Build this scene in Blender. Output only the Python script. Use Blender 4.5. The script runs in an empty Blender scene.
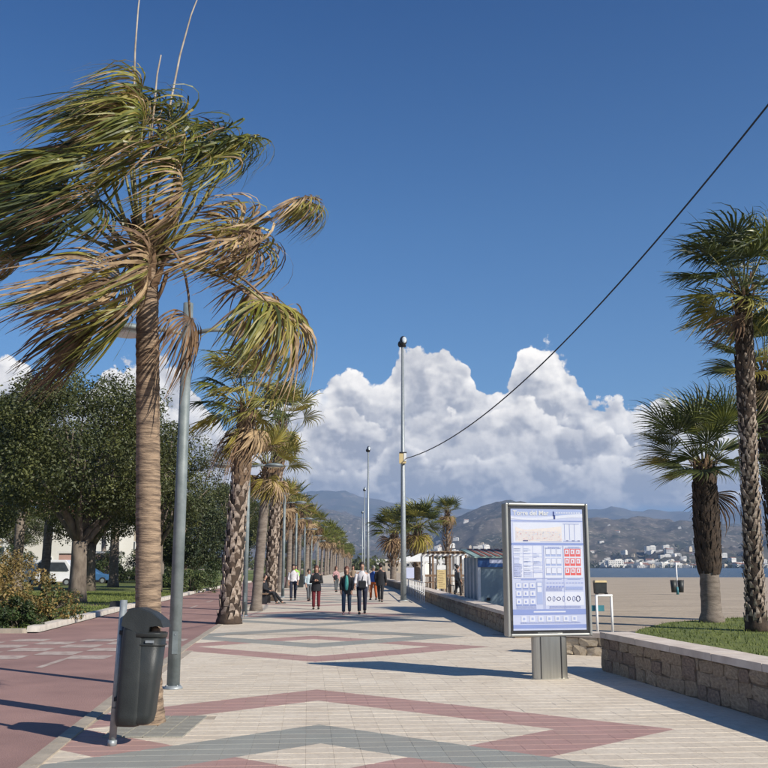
import bpy, bmesh, math, random
import numpy as np
from mathutils import Vector, Matrix, noise as mn
random.seed(7); np.random.seed(7)
scene = bpy.context.scene
COL = scene.collection
R = math.radians
# ------------------------------------------------------------------ camera
F = 950.0; HOR = 566.0; EYE = 1.65
PITCH = math.atan((HOR-384)/F)
cam_d = bpy.data.cameras.new('camera'); cam = bpy.data.objects.new('camera', cam_d); COL.objects.link(cam)
cam_d.sensor_width = 36; cam_d.lens = F/768*36; cam_d.clip_start = 0.1; cam_d.clip_end = 60000
cam.location = (0, 0, EYE); cam.rotation_euler = (R(90)+PITCH, 0, 0)
scene.camera = cam
scene.view_settings.view_transform = 'Standard'; scene.view_settings.look = 'None'
scene.view_settings.exposure = 0.42; scene.view_settings.gamma = 1.0
scene.cycles.max_bounces = 5; scene.cycles.diffuse_bounces = 2; scene.cycles.glossy_bounces = 2
scene.cycles.transmission_bounces = 3; scene.cycles.transparent_max_bounces = 6; scene.cycles.volume_bounces = 0
def ray(u, v):
    x = (u-384)/F; y = (384-v)/F; c = math.cos(PITCH); s = math.sin(PITCH)
    return (x, c-y*s, s+y*c)
def G(u, v, z=0.0):
    r = ray(u, v); t = (z-EYE)/r[2]; return (r[0]*t, r[1]*t, z)
def P(u, v, d):
    r = ray(u, v); t = d/r[1]; return (r[0]*t, d, EYE+r[2]*t)
def azel(u, v):
    r = ray(u, v); return math.degrees(math.atan2(r[0], r[1])), math.degrees(math.atan2(r[2], math.hypot(r[0], r[1])))
# ------------------------------------------------------------------ sun
SUN_EL = R(33); to_sun = Vector((0.79*math.cos(SUN_EL), -0.61*math.cos(SUN_EL), math.sin(SUN_EL))).normalized()
sd = bpy.data.lights.new('sun', 'SUN'); sd.energy = 5.0; sd.angle = R(0.5); sd.color = (1.0, 0.93, 0.82)
sun = bpy.data.objects.new('sun', sd); COL.objects.link(sun); sun.rotation_euler = (-to_sun).to_track_quat('-Z', 'Y').to_euler()
# ------------------------------------------------------------------ node expression helper
class X:
    def __init__(s, nt, sock): s.nt = nt; s.s = sock
    def _m(s, op, o=None, rev=False, third=None):
        n = s.nt.nodes.new('ShaderNodeMath'); n.operation = op
        ins = [s, o] if not rev else [o, s]
        if third is not None: ins.append(third)
        for i, q in enumerate(ins):
            if q is None: continue
            if isinstance(q, X): s.nt.links.new(q.s, n.inputs[i])
            else: n.inputs[i].default_value = q
        return X(s.nt, n.outputs[0])
    def __add__(s, o): return s._m('ADD', o)
    __radd__ = __add__
    def __sub__(s, o): return s._m('SUBTRACT', o)
    def __rsub__(s, o): return s._m('SUBTRACT', o, True)
    def __mul__(s, o): return s._m('MULTIPLY', o)
    __rmul__ = __mul__
    def __truediv__(s, o): return s._m('DIVIDE', o)
    def max(s, o): return s._m('MAXIMUM', o)
    def min(s, o): return s._m('MINIMUM', o)
    def abs(s): return s._m('ABSOLUTE')
    def lt(s, o): return s._m('LESS_THAN', o)
    def gt(s, o): return s._m('GREATER_THAN', o)
    def pingpong(s, o): return s._m('PINGPONG', o)
    def sm(s, a, b):
        n = s.nt.nodes.new('ShaderNodeMapRange'); n.interpolation_type = 'SMOOTHSTEP'
        s.nt.links.new(s.s, n.inputs[0]); n.inputs[1].default_value = a; n.inputs[2].default_value = b
        return X(s.nt, n.outputs[0])
    def lin(s, a, b, c=0.0, d=1.0):
        n = s.nt.nodes.new('ShaderNodeMapRange'); s.nt.links.new(s.s, n.inputs[0])
        for i, q in enumerate((a, b, c, d)): n.inputs[i+1].default_value = q
        return X(s.nt, n.outputs[0])
def comb(nt, x, y, z=0.0):
    n = nt.nodes.new('ShaderNodeCombineXYZ')
    for i, q in enumerate((x, y, z)):
        if isinstance(q, X): nt.links.new(q.s, n.inputs[i])
        else: n.inputs[i].default_value = q
    return X(nt, n.outputs[0])
def sep(nt, v):
    n = nt.nodes.new('ShaderNodeSeparateXYZ'); nt.links.new(v, n.inputs[0]); return [X(nt, o) for o in n.outputs]
def noise(nt, vec, scale, detail=4, rough=0.5, dim='3D', color=False):
    n = nt.nodes.new('ShaderNodeTexNoise'); n.noise_dimensions = dim
    if vec is not None: nt.links.new(vec.s if isinstance(vec, X) else vec, n.inputs['Vector'])
    n.inputs['Scale'].default_value = scale; n.inputs['Detail'].default_value = detail; n.inputs['Roughness'].default_value = rough
    return X(nt, n.outputs['Color' if color else 'Fac'])
def mixc(nt, f, a, b):
    n = nt.nodes.new('ShaderNodeMix'); n.data_type = 'RGBA'
    for s, q in ((n.inputs[0], f), (n.inputs[6], a), (n.inputs[7], b)):
        if isinstance(q, X): nt.links.new(q.s, s)
        elif isinstance(q, (int, float)): s.default_value = q
        else: s.default_value = (*q[:3], 1)
    return X(nt, n.outputs[2])
# ------------------------------------------------------------------ sky
world = bpy.data.worlds.new('World'); scene.world = world; world.use_nodes = True
world.cycles.sampling_method = 'MANUAL'; world.cycles.sample_map_resolution = 256
wt = world.node_tree; wt.nodes.clear()
sky = wt.nodes.new('ShaderNodeTexSky'); sky.sky_type = 'NISHITA'; sky.sun_disc = False
sky.sun_elevation = SUN_EL; sky.sun_rotation = math.atan2(to_sun.x, to_sun.y); sky.altitude = 0; sky.air_density = 1.0; sky.dust_density = 0.3; sky.ozone_density = 3.0
tc = wt.nodes.new('ShaderNodeTexCoord')
dx, dy, dz = sep(wt, tc.outputs['Generated'])
RAD = 57.29578
az = dx._m('ARCTAN2', dy)*RAD
el = dz._m('ARCSINE')*RAD
AZR = 30.0
SKY_S = 0.088
def curve_node(nt, x, pts, lo, hi):
    n = nt.nodes.new('ShaderNodeFloatCurve'); c = n.mapping.curves[0]
    pts = sorted(pts)
    q = [(max(0, min(1, (a+AZR)/(2*AZR))), (e-lo)/(hi-lo)) for a, e in pts]
    while len(c.points) < len(q): c.points.new(0.5, 0.5)
    for p, (a, b) in zip(c.points, q): p.location = (a, b); p.handle_type = 'AUTO'
    n.mapping.update(); nt.links.new(x.s, n.inputs['Value'])
    return X(nt, n.outputs[0])*(hi-lo)+lo
def voro(nt, vec, scale, smooth=0.35):
    n = nt.nodes.new('ShaderNodeTexVoronoi'); n.voronoi_dimensions = '2D'; n.feature = 'F1'
    nt.links.new(vec.s, n.inputs['Vector']); n.inputs['Scale'].default_value = scale
    return X(nt, n.outputs['Distance'])
def relief(a, e, off):
    pv = comb(wt, a+off, e)
    w = sep(wt, noise(wt, pv, 0.5, 4, 0.55, '2D', True).s)
    pw = comb(wt, a+off+(w[0]-0.5)*1.3, e*1.1+(w[1]-0.5)*1.1)
    b1 = 1.0-voro(wt, pw, 0.34)*1.1
    b2 = 1.0-voro(wt, pw, 0.80)*1.1
    b4 = 1.0-voro(wt, pw, 1.9)*1.1
    b3 = noise(wt, pv, 2.6, 6, 0.62, '2D')
    return b1*0.85+b2*0.44+b4*0.17+b3*0.42
def cloud_layer(pts, base_el, off, amp, shade_lo, hgt, soft):
    q = [azel(u, v) for u, v in pts]
    azp = (az+AZR).pingpong(2*AZR)/(2*AZR)
    top = curve_node(wt, azp, q, -5, 20)
    r0 = relief(az, el, off)
    r1 = relief(az+0.26, el+0.30, off)
    h = top-el+(r0-1.20)*amp
    alpha = h.sm(0.0, soft)
    bot = (el-base_el+(r0-1.20)*0.7).sm(-0.15, 0.6)
    lit = ((r0-r1)*1.9+0.5).max(0.0).min(1.0)
    grad = 1.0-(h/hgt).min(1.0).max(0.0)
    big = noise(wt, comb(wt, az+off, el*1.5), 0.35, 3, 0.5, '2D').sm(0.40, 0.60)
    s = (lit*0.40+grad*0.52+big*0.48-0.29).max(0.0).min(1.0)
    col = mixc(wt, s, shade_lo, WHITE)
    hol = noise(wt, comb(wt, az+off*3.0, el*1.6), 0.16, 2, 0.5, '2D').sm(0.20, 0.28)
    return alpha*bot*hol, col
WHITE = (1.14, 1.07, 0.96)
top1 = [(-60, 380), (0, 356), (28, 366), (60, 400), (100, 372), (130, 352), (170, 356), (200, 392), (225, 420), (265, 402), (300, 386), (330, 372), (352, 364), (378, 382), (390, 372), (400, 350), (425, 344), (458, 350), (478, 378), (500, 392), (512, 374), (522, 346), (552, 345), (578, 364), (590, 392), (618, 398), (640, 402), (662, 402), (700, 404), (745, 412), (820, 440), (900, 430)]
top2 = [(-60, 420), (60, 430), (160, 400), (230, 440), (275, 430), (305, 412), (340, 400), (365, 405), (392, 430), (430, 402), (470, 412), (500, 400), (530, 396), (560, 412), (600, 418), (640, 440), (680, 430), (740, 436), (850, 460)]
top3 = [(-60, 460), (100, 450), (250, 470), (300, 448), (350, 458), (400, 440), (450, 458), (520, 446), (570, 458), (620, 448), (680, 468), (740, 484), (850, 480)]
skyc = X(wt, sky.outputs[0])
tint = wt.nodes.new('ShaderNodeMix'); tint.data_type = 'RGBA'; tint.blend_type = 'MULTIPLY'; tint.inputs[0].default_value = 1
wt.links.new(skyc.s, tint.inputs[6])
# clear dry air: the blue deepens with height
t0_ = mixc(wt, el.lin(0.5, 9), (0.56, 0.64, 0.98), (0.50, 0.77, 0.98)); tl = mixc(wt, el.lin(8, 20), t0_, (0.34, 0.66, 0.92)); th_ = mixc(wt, el.lin(20, 36), tl, (0.05, 0.385, 0.75)); wt.links.new(th_.s, tint.inputs[7])
# pale air near the horizon
cur = X(wt, tint.outputs[2])
bg_scale = 1.0/SKY_S
def up(c): return tuple(k*bg_scale for k in c)
for pts, be, off, amp, lo, hg, soft in ((top1, 3.0, 3.0, 1.5, (0.39, 0.385, 0.395), 3.6, 0.22), (top2, 3.2, 41.0, 1.5, (0.36, 0.355, 0.365), 2.4, 0.34), (top3, 3.3, 77.0, 1.3, (0.36, 0.36, 0.37), 1.8, 0.40)):
    a, c = cloud_layer(pts, be, off, amp, lo, hg, soft)
    sc_ = wt.nodes.new('ShaderNodeMix'); sc_.data_type = 'RGBA'; sc_.blend_type = 'MULTIPLY'; sc_.inputs[0].default_value = 1
    wt.links.new(c.s, sc_.inputs[6]); sc_.inputs[7].default_value = (bg_scale,)*3+(1,)
    sc_.clamp_result = False
    cur = mixc(wt, a*0.97, cur, X(wt, sc_.outputs[2]))
bgn = wt.nodes.new('ShaderNodeBackground'); bgn.inputs[1].default_value = SKY_S; wt.links.new(cur.s, bgn.inputs[0])
wo = wt.nodes.new('ShaderNodeOutputWorld'); wt.links.new(bgn.outputs[0], wo.inputs[0])
# ------------------------------------------------------------------ materials
MAT = {}
def mat(name, c1, c2=None, scale=8.0, rough=0.8, bump=0.0, bscale=None, stretch=(1, 1, 1), metal=0.0, detail=5, spec=None, lo=0.35, hi=0.65, trans=0.0, coord='Object'):
    m = bpy.data.materials.new(name); m.use_nodes = True; nt = m.node_tree; b = nt.nodes['Principled BSDF']
    b.inputs['Roughness'].default_value = rough; b.inputs['Metallic'].default_value = metal
    if spec is not None: b.inputs['Specular IOR Level'].default_value = spec
    t = nt.nodes.new('ShaderNodeTexCoord'); mp = nt.nodes.new('ShaderNodeMapping'); mp.inputs['Scale'].default_value = stretch
    nt.links.new(t.outputs[coord], mp.inputs['Vector'])
    if c2 is None: c2 = tuple(k*0.8 for k in c1)
    n = noise(nt, mp.outputs[0], scale, detail, 0.6)
    c = mixc(nt, n.lin(lo, hi), c2, c1); nt.links.new(c.s, b.inputs['Base Color'])
    if bump:
        bn = nt.nodes.new('ShaderNodeBump'); bn.inputs['Strength'].default_value = bump; bn.inputs['Distance'].default_value = 0.02
        nb = noise(nt, mp.outputs[0], bscale or scale*4, 4, 0.6); nt.links.new(nb.s, bn.inputs['Height']); nt.links.new(bn.outputs[0], b.inputs['Normal'])
    if trans:
        tr = nt.nodes.new('ShaderNodeBsdfTranslucent'); nt.links.new(c.s, tr.inputs[0]); ms = nt.nodes.new('ShaderNodeMixShader'); ms.inputs[0].default_value = trans
        nt.links.new(b.outputs[0], ms.inputs[1]); nt.links.new(tr.outputs[0], ms.inputs[2]); nt.links.new(ms.outputs[0], nt.nodes['Material Output'].inputs[0])
    MAT[name] = m; return m
# two-tone leaf materials vary along each plant
mat('frond_green', (0.25, 0.26, 0.05), (0.06, 0.08, 0.02), 3.0, 0.40, trans=0.34, spec=0.5)
mat('frond_olive', (0.38, 0.34, 0.08), (0.11, 0.12, 0.028), 3.0, 0.42, trans=0.32)
mat('frond_yellow', (0.42, 0.34, 0.07), (0.20, 0.17, 0.04), 3.0, 0.5, trans=0.3)
mat('frond_dead', (0.50, 0.36, 0.20), (0.16, 0.10, 0.055), 4.0, 0.7, trans=0.15)
mat('frond_brown', (0.27, 0.17, 0.095), (0.09, 0.05, 0.03), 4.0, 0.8, trans=0.1)
mat('frond_dark', (0.085, 0.105, 0.03), (0.028, 0.040, 0.014), 3.0, 0.45, trans=0.22)
mat('petiole', (0.24, 0.24, 0.07), (0.10, 0.08, 0.04), 5.0, 0.5)
mat('petiole_dead', (0.26, 0.17, 0.10), (0.10, 0.07, 0.045), 5.0, 0.7)
mat('stalk', (0.45, 0.40, 0.33), (0.25, 0.2, 0.15), 5.0, 0.7)
mat('bark_ring', (0.34, 0.245, 0.165), (0.105, 0.075, 0.055), 3.2, 0.95, 1.0, 7, (1.3, 1.3, 9), detail=8, lo=.36, hi=.60)
mat('bark_boot', (0.46, 0.38, 0.31), (0.16, 0.115, 0.085), 9, 0.95, 0.5, 30)
mat('bark_brown', (0.075, 0.05, 0.034), (0.028, 0.020, 0.015), 6, 0.95, 0.6, 25)
mat('bark_grey', (0.24, 0.20, 0.165), (0.13, 0.105, 0.085), 3, 0.95, 0.6, 14, (1, 1, 4))
mat('bark_tree', (0.20, 0.165, 0.13), (0.09, 0.07, 0.055), 4, 0.95, 0.6, 12, (1, 1, .4))
mat('skirt', (0.25, 0.165, 0.10), (0.08, 0.052, 0.034), 6, 0.9)
mat('leaf_tree', (0.075, 0.092, 0.026), (0.036, 0.046, 0.015), 0.9, 0.55, trans=0.2)
mat('leaf_tree_light', (0.14, 0.15, 0.042), (0.06, 0.07, 0.022), 0.9, 0.55, trans=0.25)
mat('leaf_ball', (0.035, 0.055, 0.02), (0.014, 0.025, 0.011), 1.2, 0.6, trans=0.1)
mat('leaf_autumn', (0.33, 0.225, 0.07), (0.13, 0.105, 0.035), 1.8, 0.6, trans=0.25)
mat('leaf_shrub', (0.06, 0.10, 0.025), (0.02, 0.04, 0.012), 2.0, 0.55, trans=0.2)
mat('leaf_pale', (0.16, 0.19, 0.06), (0.06, 0.08, 0.03), 2.0, 0.6, trans=0.2)
mat('galvanised', (0.34, 0.37, 0.38), (0.25, 0.28, 0.29), 14, 0.45, metal=0.35)
mat('post_grey', (0.22, 0.255, 0.26), (0.13, 0.16, 0.165), 4, 0.55, 0.1, 40, metal=0.1)
mat('bin_grey', (0.036, 0.041, 0.040), (0.020, 0.024, 0.024), 3.5, 0.5, 0.15, 90, detail=12, lo=.42, hi=.72)
mat('dark', (0.02, 0.02, 0.022), (0.012, 0.012, 0.014), 9, 0.6)
mat('steel', (0.50, 0.49, 0.44), (0.40, 0.39, 0.35), 3, 0.33, metal=0.85, stretch=(8, 8, .3))
mat('frame_alu', (0.46, 0.46, 0.42), (0.38, 0.38, 0.34), 3, 0.38, metal=0.7)
mat('white', (0.78, 0.78, 0.76), (0.68, 0.68, 0.66), 5, 0.5)
mat('teal', (0.05, 0.22, 0.26), (0.04, 0.18, 0.22), 5, 0.5)
mat('kerb', (0.62, 0.57, 0.50), (0.46, 0.42, 0.37), 3, 0.85, 0.3, 30)
mat('edging', (0.42, 0.36, 0.28), (0.30, 0.26, 0.21), 3, 0.9, 0.3, 30)
mat('coping', (0.70, 0.61, 0.51), (0.54, 0.45, 0.37), 3, 0.7, 0.2, 40)
mat('bed_mortar', (0.44, 0.37, 0.29), (0.34, 0.28, 0.215), 6, 0.95, 0.5, 30)
mat('mortar', (0.30, 0.23, 0.16), (0.13, 0.10, 0.075), 6, 0.95, 0.5, 30)
mat('stone_a', (0.50, 0.38, 0.25), (0.28, 0.20, 0.13), 5, 0.9, 0.9, 18)
mat('stone_b', (0.54, 0.42, 0.28), (0.29, 0.21, 0.14), 5, 0.9, 0.9, 18)
mat('stone_c', (0.40, 0.29, 0.20), (0.20, 0.14, 0.10), 5, 0.9, 0.9, 18)
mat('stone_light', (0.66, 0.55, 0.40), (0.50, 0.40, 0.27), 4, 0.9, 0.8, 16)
mat('sand', (0.46, 0.375, 0.275), (0.33, 0.265, 0.195), 0.5, 0.95, 1.0, 3.5, detail=11, lo=.3, hi=.68, stretch=(.45, 1, 1))
mat('soil', (0.16, 0.12, 0.08), (0.10, 0.075, 0.05), 2, 0.95, 0.6, 12)
mat('asphalt_red', (0.36, 0.215, 0.185), (0.245, 0.145, 0.128), 0.55, 0.9, 0.5, 60, detail=12, lo=0.33, hi=0.66)
mat('paint_road', (0.50, 0.43, 0.37), (0.33, 0.24, 0.205), 5, 0.8, 0.2, 50)
mat('lawn', (0.17, 0.195, 0.042), (0.085, 0.115, 0.024), 1.1, 0.95, 1.0, 60, detail=9)
mat('grass', (0.19, 0.22, 0.05), (0.09, 0.125, 0.025), 3, 0.8, trans=0.2)
mat('black_metal', (0.03, 0.03, 0.032), (0.02, 0.02, 0.022), 5, 0.4)
mat('glass_lamp', (0.55, 0.60, 0.62), (0.45, 0.5, 0.52), 5, 0.12)
mat('blue_paint', (0.035, 0.11, 0.30), (0.03, 0.09, 0.25), 4, 0.45)
mat('kiosk_panel', (0.24, 0.32, 0.36), (0.17, 0.24, 0.28), 2, 0.45, stretch=(1, 1, .4))
mat('kiosk_rib', (0.40, 0.46, 0.50), (0.30, 0.36, 0.40), 4, 0.5)
mat('roof_red', (0.27, 0.10, 0.075), (0.16, 0.065, 0.05), 3, 0.8)
mat('roof_green', (0.30, 0.42, 0.38), (0.2, 0.3, 0.27), 3, 0.6)
mat('yellow_board', (0.62, 0.50, 0.25), (0.52, 0.40, 0.2), 3, 0.6)
mat('wood', (0.24, 0.15, 0.09), (0.13, 0.08, 0.05), 3, 0.8, stretch=(1, 1, .2))
mat('house_white', (0.74, 0.72, 0.67), (0.62, 0.60, 0.55), 0.05, 0.9)
mat('house_cream', (0.58, 0.50, 0.38), (0.48, 0.40, 0.3), 0.05, 0.9)
mat('house_pink', (0.52, 0.32, 0.26), (0.44, 0.27, 0.22), 0.2, 0.9)
mat('roof_tile', (0.36, 0.16, 0.09), (0.24, 0.10, 0.06), 0.8, 0.9)
mat('window_dark', (0.05, 0.06, 0.07), (0.03, 0.035, 0.04), 2, 0.2)
mat('car_white', (0.70, 0.71, 0.72), (0.66, 0.67, 0.68), 2, 0.25)
mat('car_blue', (0.06, 0.16, 0.32), (0.05, 0.13, 0.28), 2, 0.25)
mat('rubber', (0.02, 0.02, 0.02), (0.015, 0.015, 0.015), 5, 0.8)
mat('cable', (0.02, 0.03, 0.05), (0.015, 0.02, 0.04), 5, 0.5)
mat('skin', (0.46, 0.27, 0.19), (0.40, 0.23, 0.16), 6, 0.6)
mat('hair_dark', (0.025, 0.017, 0.013), (0.012, 0.009, 0.007), 40, 0.6)
mat('hair_red', (0.14, 0.05, 0.03), (0.08, 0.03, 0.02), 40, 0.6)
mat('hair_grey', (0.3, 0.28, 0.26), (0.2, 0.19, 0.18), 40, 0.6)
for nm, c in dict(cloth_white=(0.66, 0.64, 0.66), cloth_black=(0.015, 0.016, 0.02), cloth_red=(0.13, 0.012, 0.02), cloth_jeans=(0.05, 0.075, 0.12), cloth_navy=(0.018, 0.024, 0.05), cloth_teal=(0.10, 0.42, 0.36), cloth_pale=(0.46, 0.56, 0.60), cloth_blue=(0.05, 0.13, 0.42), cloth_orange=(0.5, 0.12, 0.03), cloth_lime=(0.30, 0.62, 0.10), cloth_pink=(0.52, 0.30, 0.30), cloth_grey=(0.10, 0.11, 0.12), cloth_tan=(0.30, 0.22, 0.15)).items():
    mat(nm, c, tuple(k*0.7 for k in c), 6, 0.9, 0.3, 20)
# poster inks
for nm, c in dict(ink_pale=(0.56, 0.60, 0.77), ink_white=(0.72, 0.74, 0.82), ink_blue=(0.26, 0.33, 0.62), ink_mid=(0.40, 0.47, 0.70), ink_navy=(0.05, 0.07, 0.22), ink_cream=(0.80, 0.72, 0.66), ink_red=(0.75, 0.13, 0.12), ink_line=(0.30, 0.36, 0.66), ink_pink=(0.80, 0.55, 0.52)).items():
    mat(nm, c, tuple(k*0.95 for k in c), 2, 0.25)
for _n in MAT['sand'].node_tree.nodes:
    if _n.type == 'BUMP': _n.inputs['Distance'].default_value = 0.10
# ------------------------------------------------------------------ mesh helpers
class MB:
    def __init__(s): s.v = []; s.f = []; s.m = []; s.sm = []
    def add(s, vs, fs, m=0, smooth=False):
        o = len(s.v); s.v.extend([tuple(q) for q in vs]); s.f.extend([tuple(i+o for i in f) for f in fs]); s.m.extend([m]*len(fs)); s.sm.extend([smooth]*len(fs))
    def box(s, c, d, rot=None, m=0, taper=1.0):
        hx, hy, hz = d[0]/2, d[1]/2, d[2]/2
        vs = [Vector((sx*hx*(taper if sz > 0 else 1), sy*hy*(taper if sz > 0 else 1), sz*hz)) for sz in (-1, 1) for sy in (-1, 1) for sx in (-1, 1)]
        if rot is not None: vs = [rot @ q for q in vs]
        c = Vector(c); s.add([q+c for q in vs], [(0, 2, 3, 1), (4, 5, 7, 6), (0, 1, 5, 4), (2, 6, 7, 3), (0, 4, 6, 2), (1, 3, 7, 5)], m)
    def tube(s, pts, rad, n=10, m=0, caps=True, smooth=True, jit=None):
        pts = [Vector(p) for p in pts]; K = len(pts); vs = []
        if not isinstance(rad, (list, tuple)): rad = [rad]*K
        up0 = Vector((0, 1, 0.01)); prev = None
        for k in range(K):
            d = (pts[min(k+1, K-1)]-pts[max(k-1, 0)]).normalized()
            a = up0 if prev is None else prev
            if abs(d.dot(a)) > 0.98: a = Vector((1, 0, 0))
            a = (a-d*a.dot(d)).normalized(); b = d.cross(a); prev = a
            for i in range(n):
                t = 2*math.pi*i/n; r = rad[k]*(1 if jit is None else jit(k, i))
                vs.append(pts[k]+(a*math.cos(t)+b*math.sin(t))*r)
        fs = [(k*n+i, k*n+(i+1) % n, (k+1)*n+(i+1) % n, (k+1)*n+i) for k in range(K-1) for i in range(n)]
        s.add(vs, fs, m, smooth)
        if caps:
            o = len(s.v)-len(vs); s.f.append(tuple(o+i for i in reversed(range(n)))); s.f.append(tuple(o+(K-1)*n+i for i in range(n))); s.m += [m, m]; s.sm += [False, False]
    def ell(s, c, r, n=10, k=7, m=0, rot=None, jit=0.0):
        vs = []; c = Vector(c)
        for j in range(k+1):
            th = math.pi*j/k
            for i in range(n):
                ph = 2*math.pi*i/n; q = Vector((math.sin(th)*math.cos(ph)*r[0], math.sin(th)*math.sin(ph)*r[1], math.cos(th)*r[2]))
                if jit: q *= 1+jit*mn.noise(q*3+c)
                if rot is not None: q = rot @ q
                vs.append(q+c)
        s.add(vs, [(j*n+i, (j+1)*n+i, (j+1)*n+(i+1) % n, j*n+(i+1) % n) for j in range(k) for i in range(n)], m, True)
    def prism(s, poly, z0, z1, m=0):
        n = len(poly); vs = [(p[0], p[1], z0) for p in poly]+[(p[0], p[1], z1) for p in poly]
        s.add(vs, [tuple(reversed(range(n))), tuple(range(n, 2*n))]+[(i, (i+1) % n, n+(i+1) % n, n+i) for i in range(n)], m)
    def mesh(s, name, mats):
        me = bpy.data.meshes.new(name); me.from_pydata(s.v, [], s.f)
        for q in ([mats] if isinstance(mats, str) else mats): me.materials.append(MAT[q])
        me.polygons.foreach_set('material_index', s.m); me.polygons.foreach_set('use_smooth', s.sm); me.update(); return me
    def build(s, name, mats, parent=None, **kw):
        return link(name, s.mesh(name, mats), parent, **kw)
def link(name, me, parent=None, loc=None, **kw):
    o = bpy.data.objects.new(name, me); COL.objects.link(o)
    if parent is not None: o.parent = parent
    if loc is not None: o.location = loc
    tag(o, **kw); return o
def tag(o, label=None, cat=None, group=None, kind=None):
    if label: o['label'] = label
    if cat: o['category'] = cat
    if group: o['group'] = group
    if kind: o['kind'] = kind
    return o
def thing(name, loc, label, cat, group=None, rz=0.0):
    o = bpy.data.objects.new(name, None); COL.objects.link(o); o.location = loc; o.rotation_euler = (0, 0, rz); o.empty_display_size = 0.2
    return tag(o, label, cat, group)
KIDS = {}
def copy_tree(o, loc=None, rz=None, label=None, group=None, scale=None, parent=None):
    c = o.copy(); COL.objects.link(c)
    if parent is not None: c.parent = parent
    if loc is not None: c.location = loc
    if rz is not None: c.rotation_euler = (0, 0, rz)
    if scale is not None: c.scale = (scale,)*3 if not isinstance(scale, tuple) else scale
    if label: c['label'] = label
    if group: c['group'] = group
    for ch in [q for q in ALLCH(o)]: copy_tree(ch, parent=c)
    return c
def ALLCH(o): return list(o.children)
def raw_mesh(name, V, Fq, matn, smooth=False, mi=None):
    V = np.asarray(V, dtype=np.float32).reshape(-1, 3); Fq = np.asarray(Fq, dtype=np.int32); k = Fq.shape[1]
    me = bpy.data.meshes.new(name); me.vertices.add(len(V)); me.vertices.foreach_set('co', V.ravel())
    me.loops.add(Fq.size); me.loops.foreach_set('vertex_index', Fq.ravel())
    me.polygons.add(len(Fq)); me.polygons.foreach_set('loop_start', np.arange(len(Fq), dtype=np.int32)*k)
    for q in ([matn] if isinstance(matn, str) else matn): me.materials.append(MAT[q])
    if mi is not None: me.polygons.foreach_set('material_index', np.asarray(mi, dtype=np.int32))
    if smooth: me.polygons.foreach_set('use_smooth', np.ones(len(Fq), dtype=bool))
    me.update(calc_edges=True); me.validate(); return me
def lerp(x, pts):
    if x <= pts[0][0]: return pts[0][1]
    for (a, b), (c, d) in zip(pts, pts[1:]):
        if x <= c: return b+(d-b)*(x-a)/(c-a)
    return pts[-1][1]
# ------------------------------------------------------------------ layout lines of the promenade (x as a function of y)
AX = lambda y: -0.68-0.078*(y-10.5)
EDGE = [(-5, -2.0), (8.36, -3.05), (12.9, -3.54), (20.9, -4.25), (31.6, -5.05), (48, -6.3), (85, -8.4), (132, -10.4), (180, -11.2), (380, -13.2)]
KERB = [(25, -8.8), (39, -10.1), (48, -10.7), (68, -12.2), (132, -15.2), (180, -16), (380, -18)]
WALL = [(23, 3.05), (30.4, 2.68), (40, 2.25), (62.8, 1.36), (85.8, 0.1), (132, -2.4), (180, -3.4), (380, -5.5)]
PROW = [(10.7, -2.63), (27.9, -4.44), (36.4, -4.95), (48, -5.9), (85, -7.9), (132, -9.9), (180, -10.7), (350, -12.4)]
BEACH = lambda y: 0.0 if y < 40 else -2.5*min(1.0, (y-40)/330.0)**1.0
def strip(lpts, rpts, z=0.0):
    n = len(lpts); vs = [(x, y, z) for x, y in lpts]+[(x, y, z) for x, y in rpts]
    return vs, [(i, n+i, n+i+1, i+1) for i in range(n-1)]
# ------------------------------------------------------------------ ground sheet, sloping to the sea
def ground():
    xs = sorted(set([-30000, -12000, -5000, -2500, -1200, -600, -300, -150, -80, -40, -20, 0, 20, 40, 80, 150, 300, 600, 1200, 2500, 5000, 12000, 30000]))
    ys = [-300, -100, -30, 0, 20, 40, 80, 120, 160, 200, 240, 280, 320, 370, 420, 600, 900, 1300, 1900, 2600, 4000, 8000, 16000, 30000]
    vs = []
    for y in ys:
        for x in xs:
            if x <= 0: z = -0.06
            else: z = -0.06+BEACH(y)*min(1, x/20) - (0.7 if (y > 380 and x > 100) else 0)
            if y > 1950 and x > 0: z = -2.0
            vs.append((x, y, z))
    w = len(xs); m = MB(); m.add(vs, [(j*w+i, j*w+i+1, (j+1)*w+i+1, (j+1)*w+i) for j in range(len(ys)-1) for i in range(w-1)], 0, True)
    m.build('ground', 'sand', kind='structure')
ground()
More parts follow.
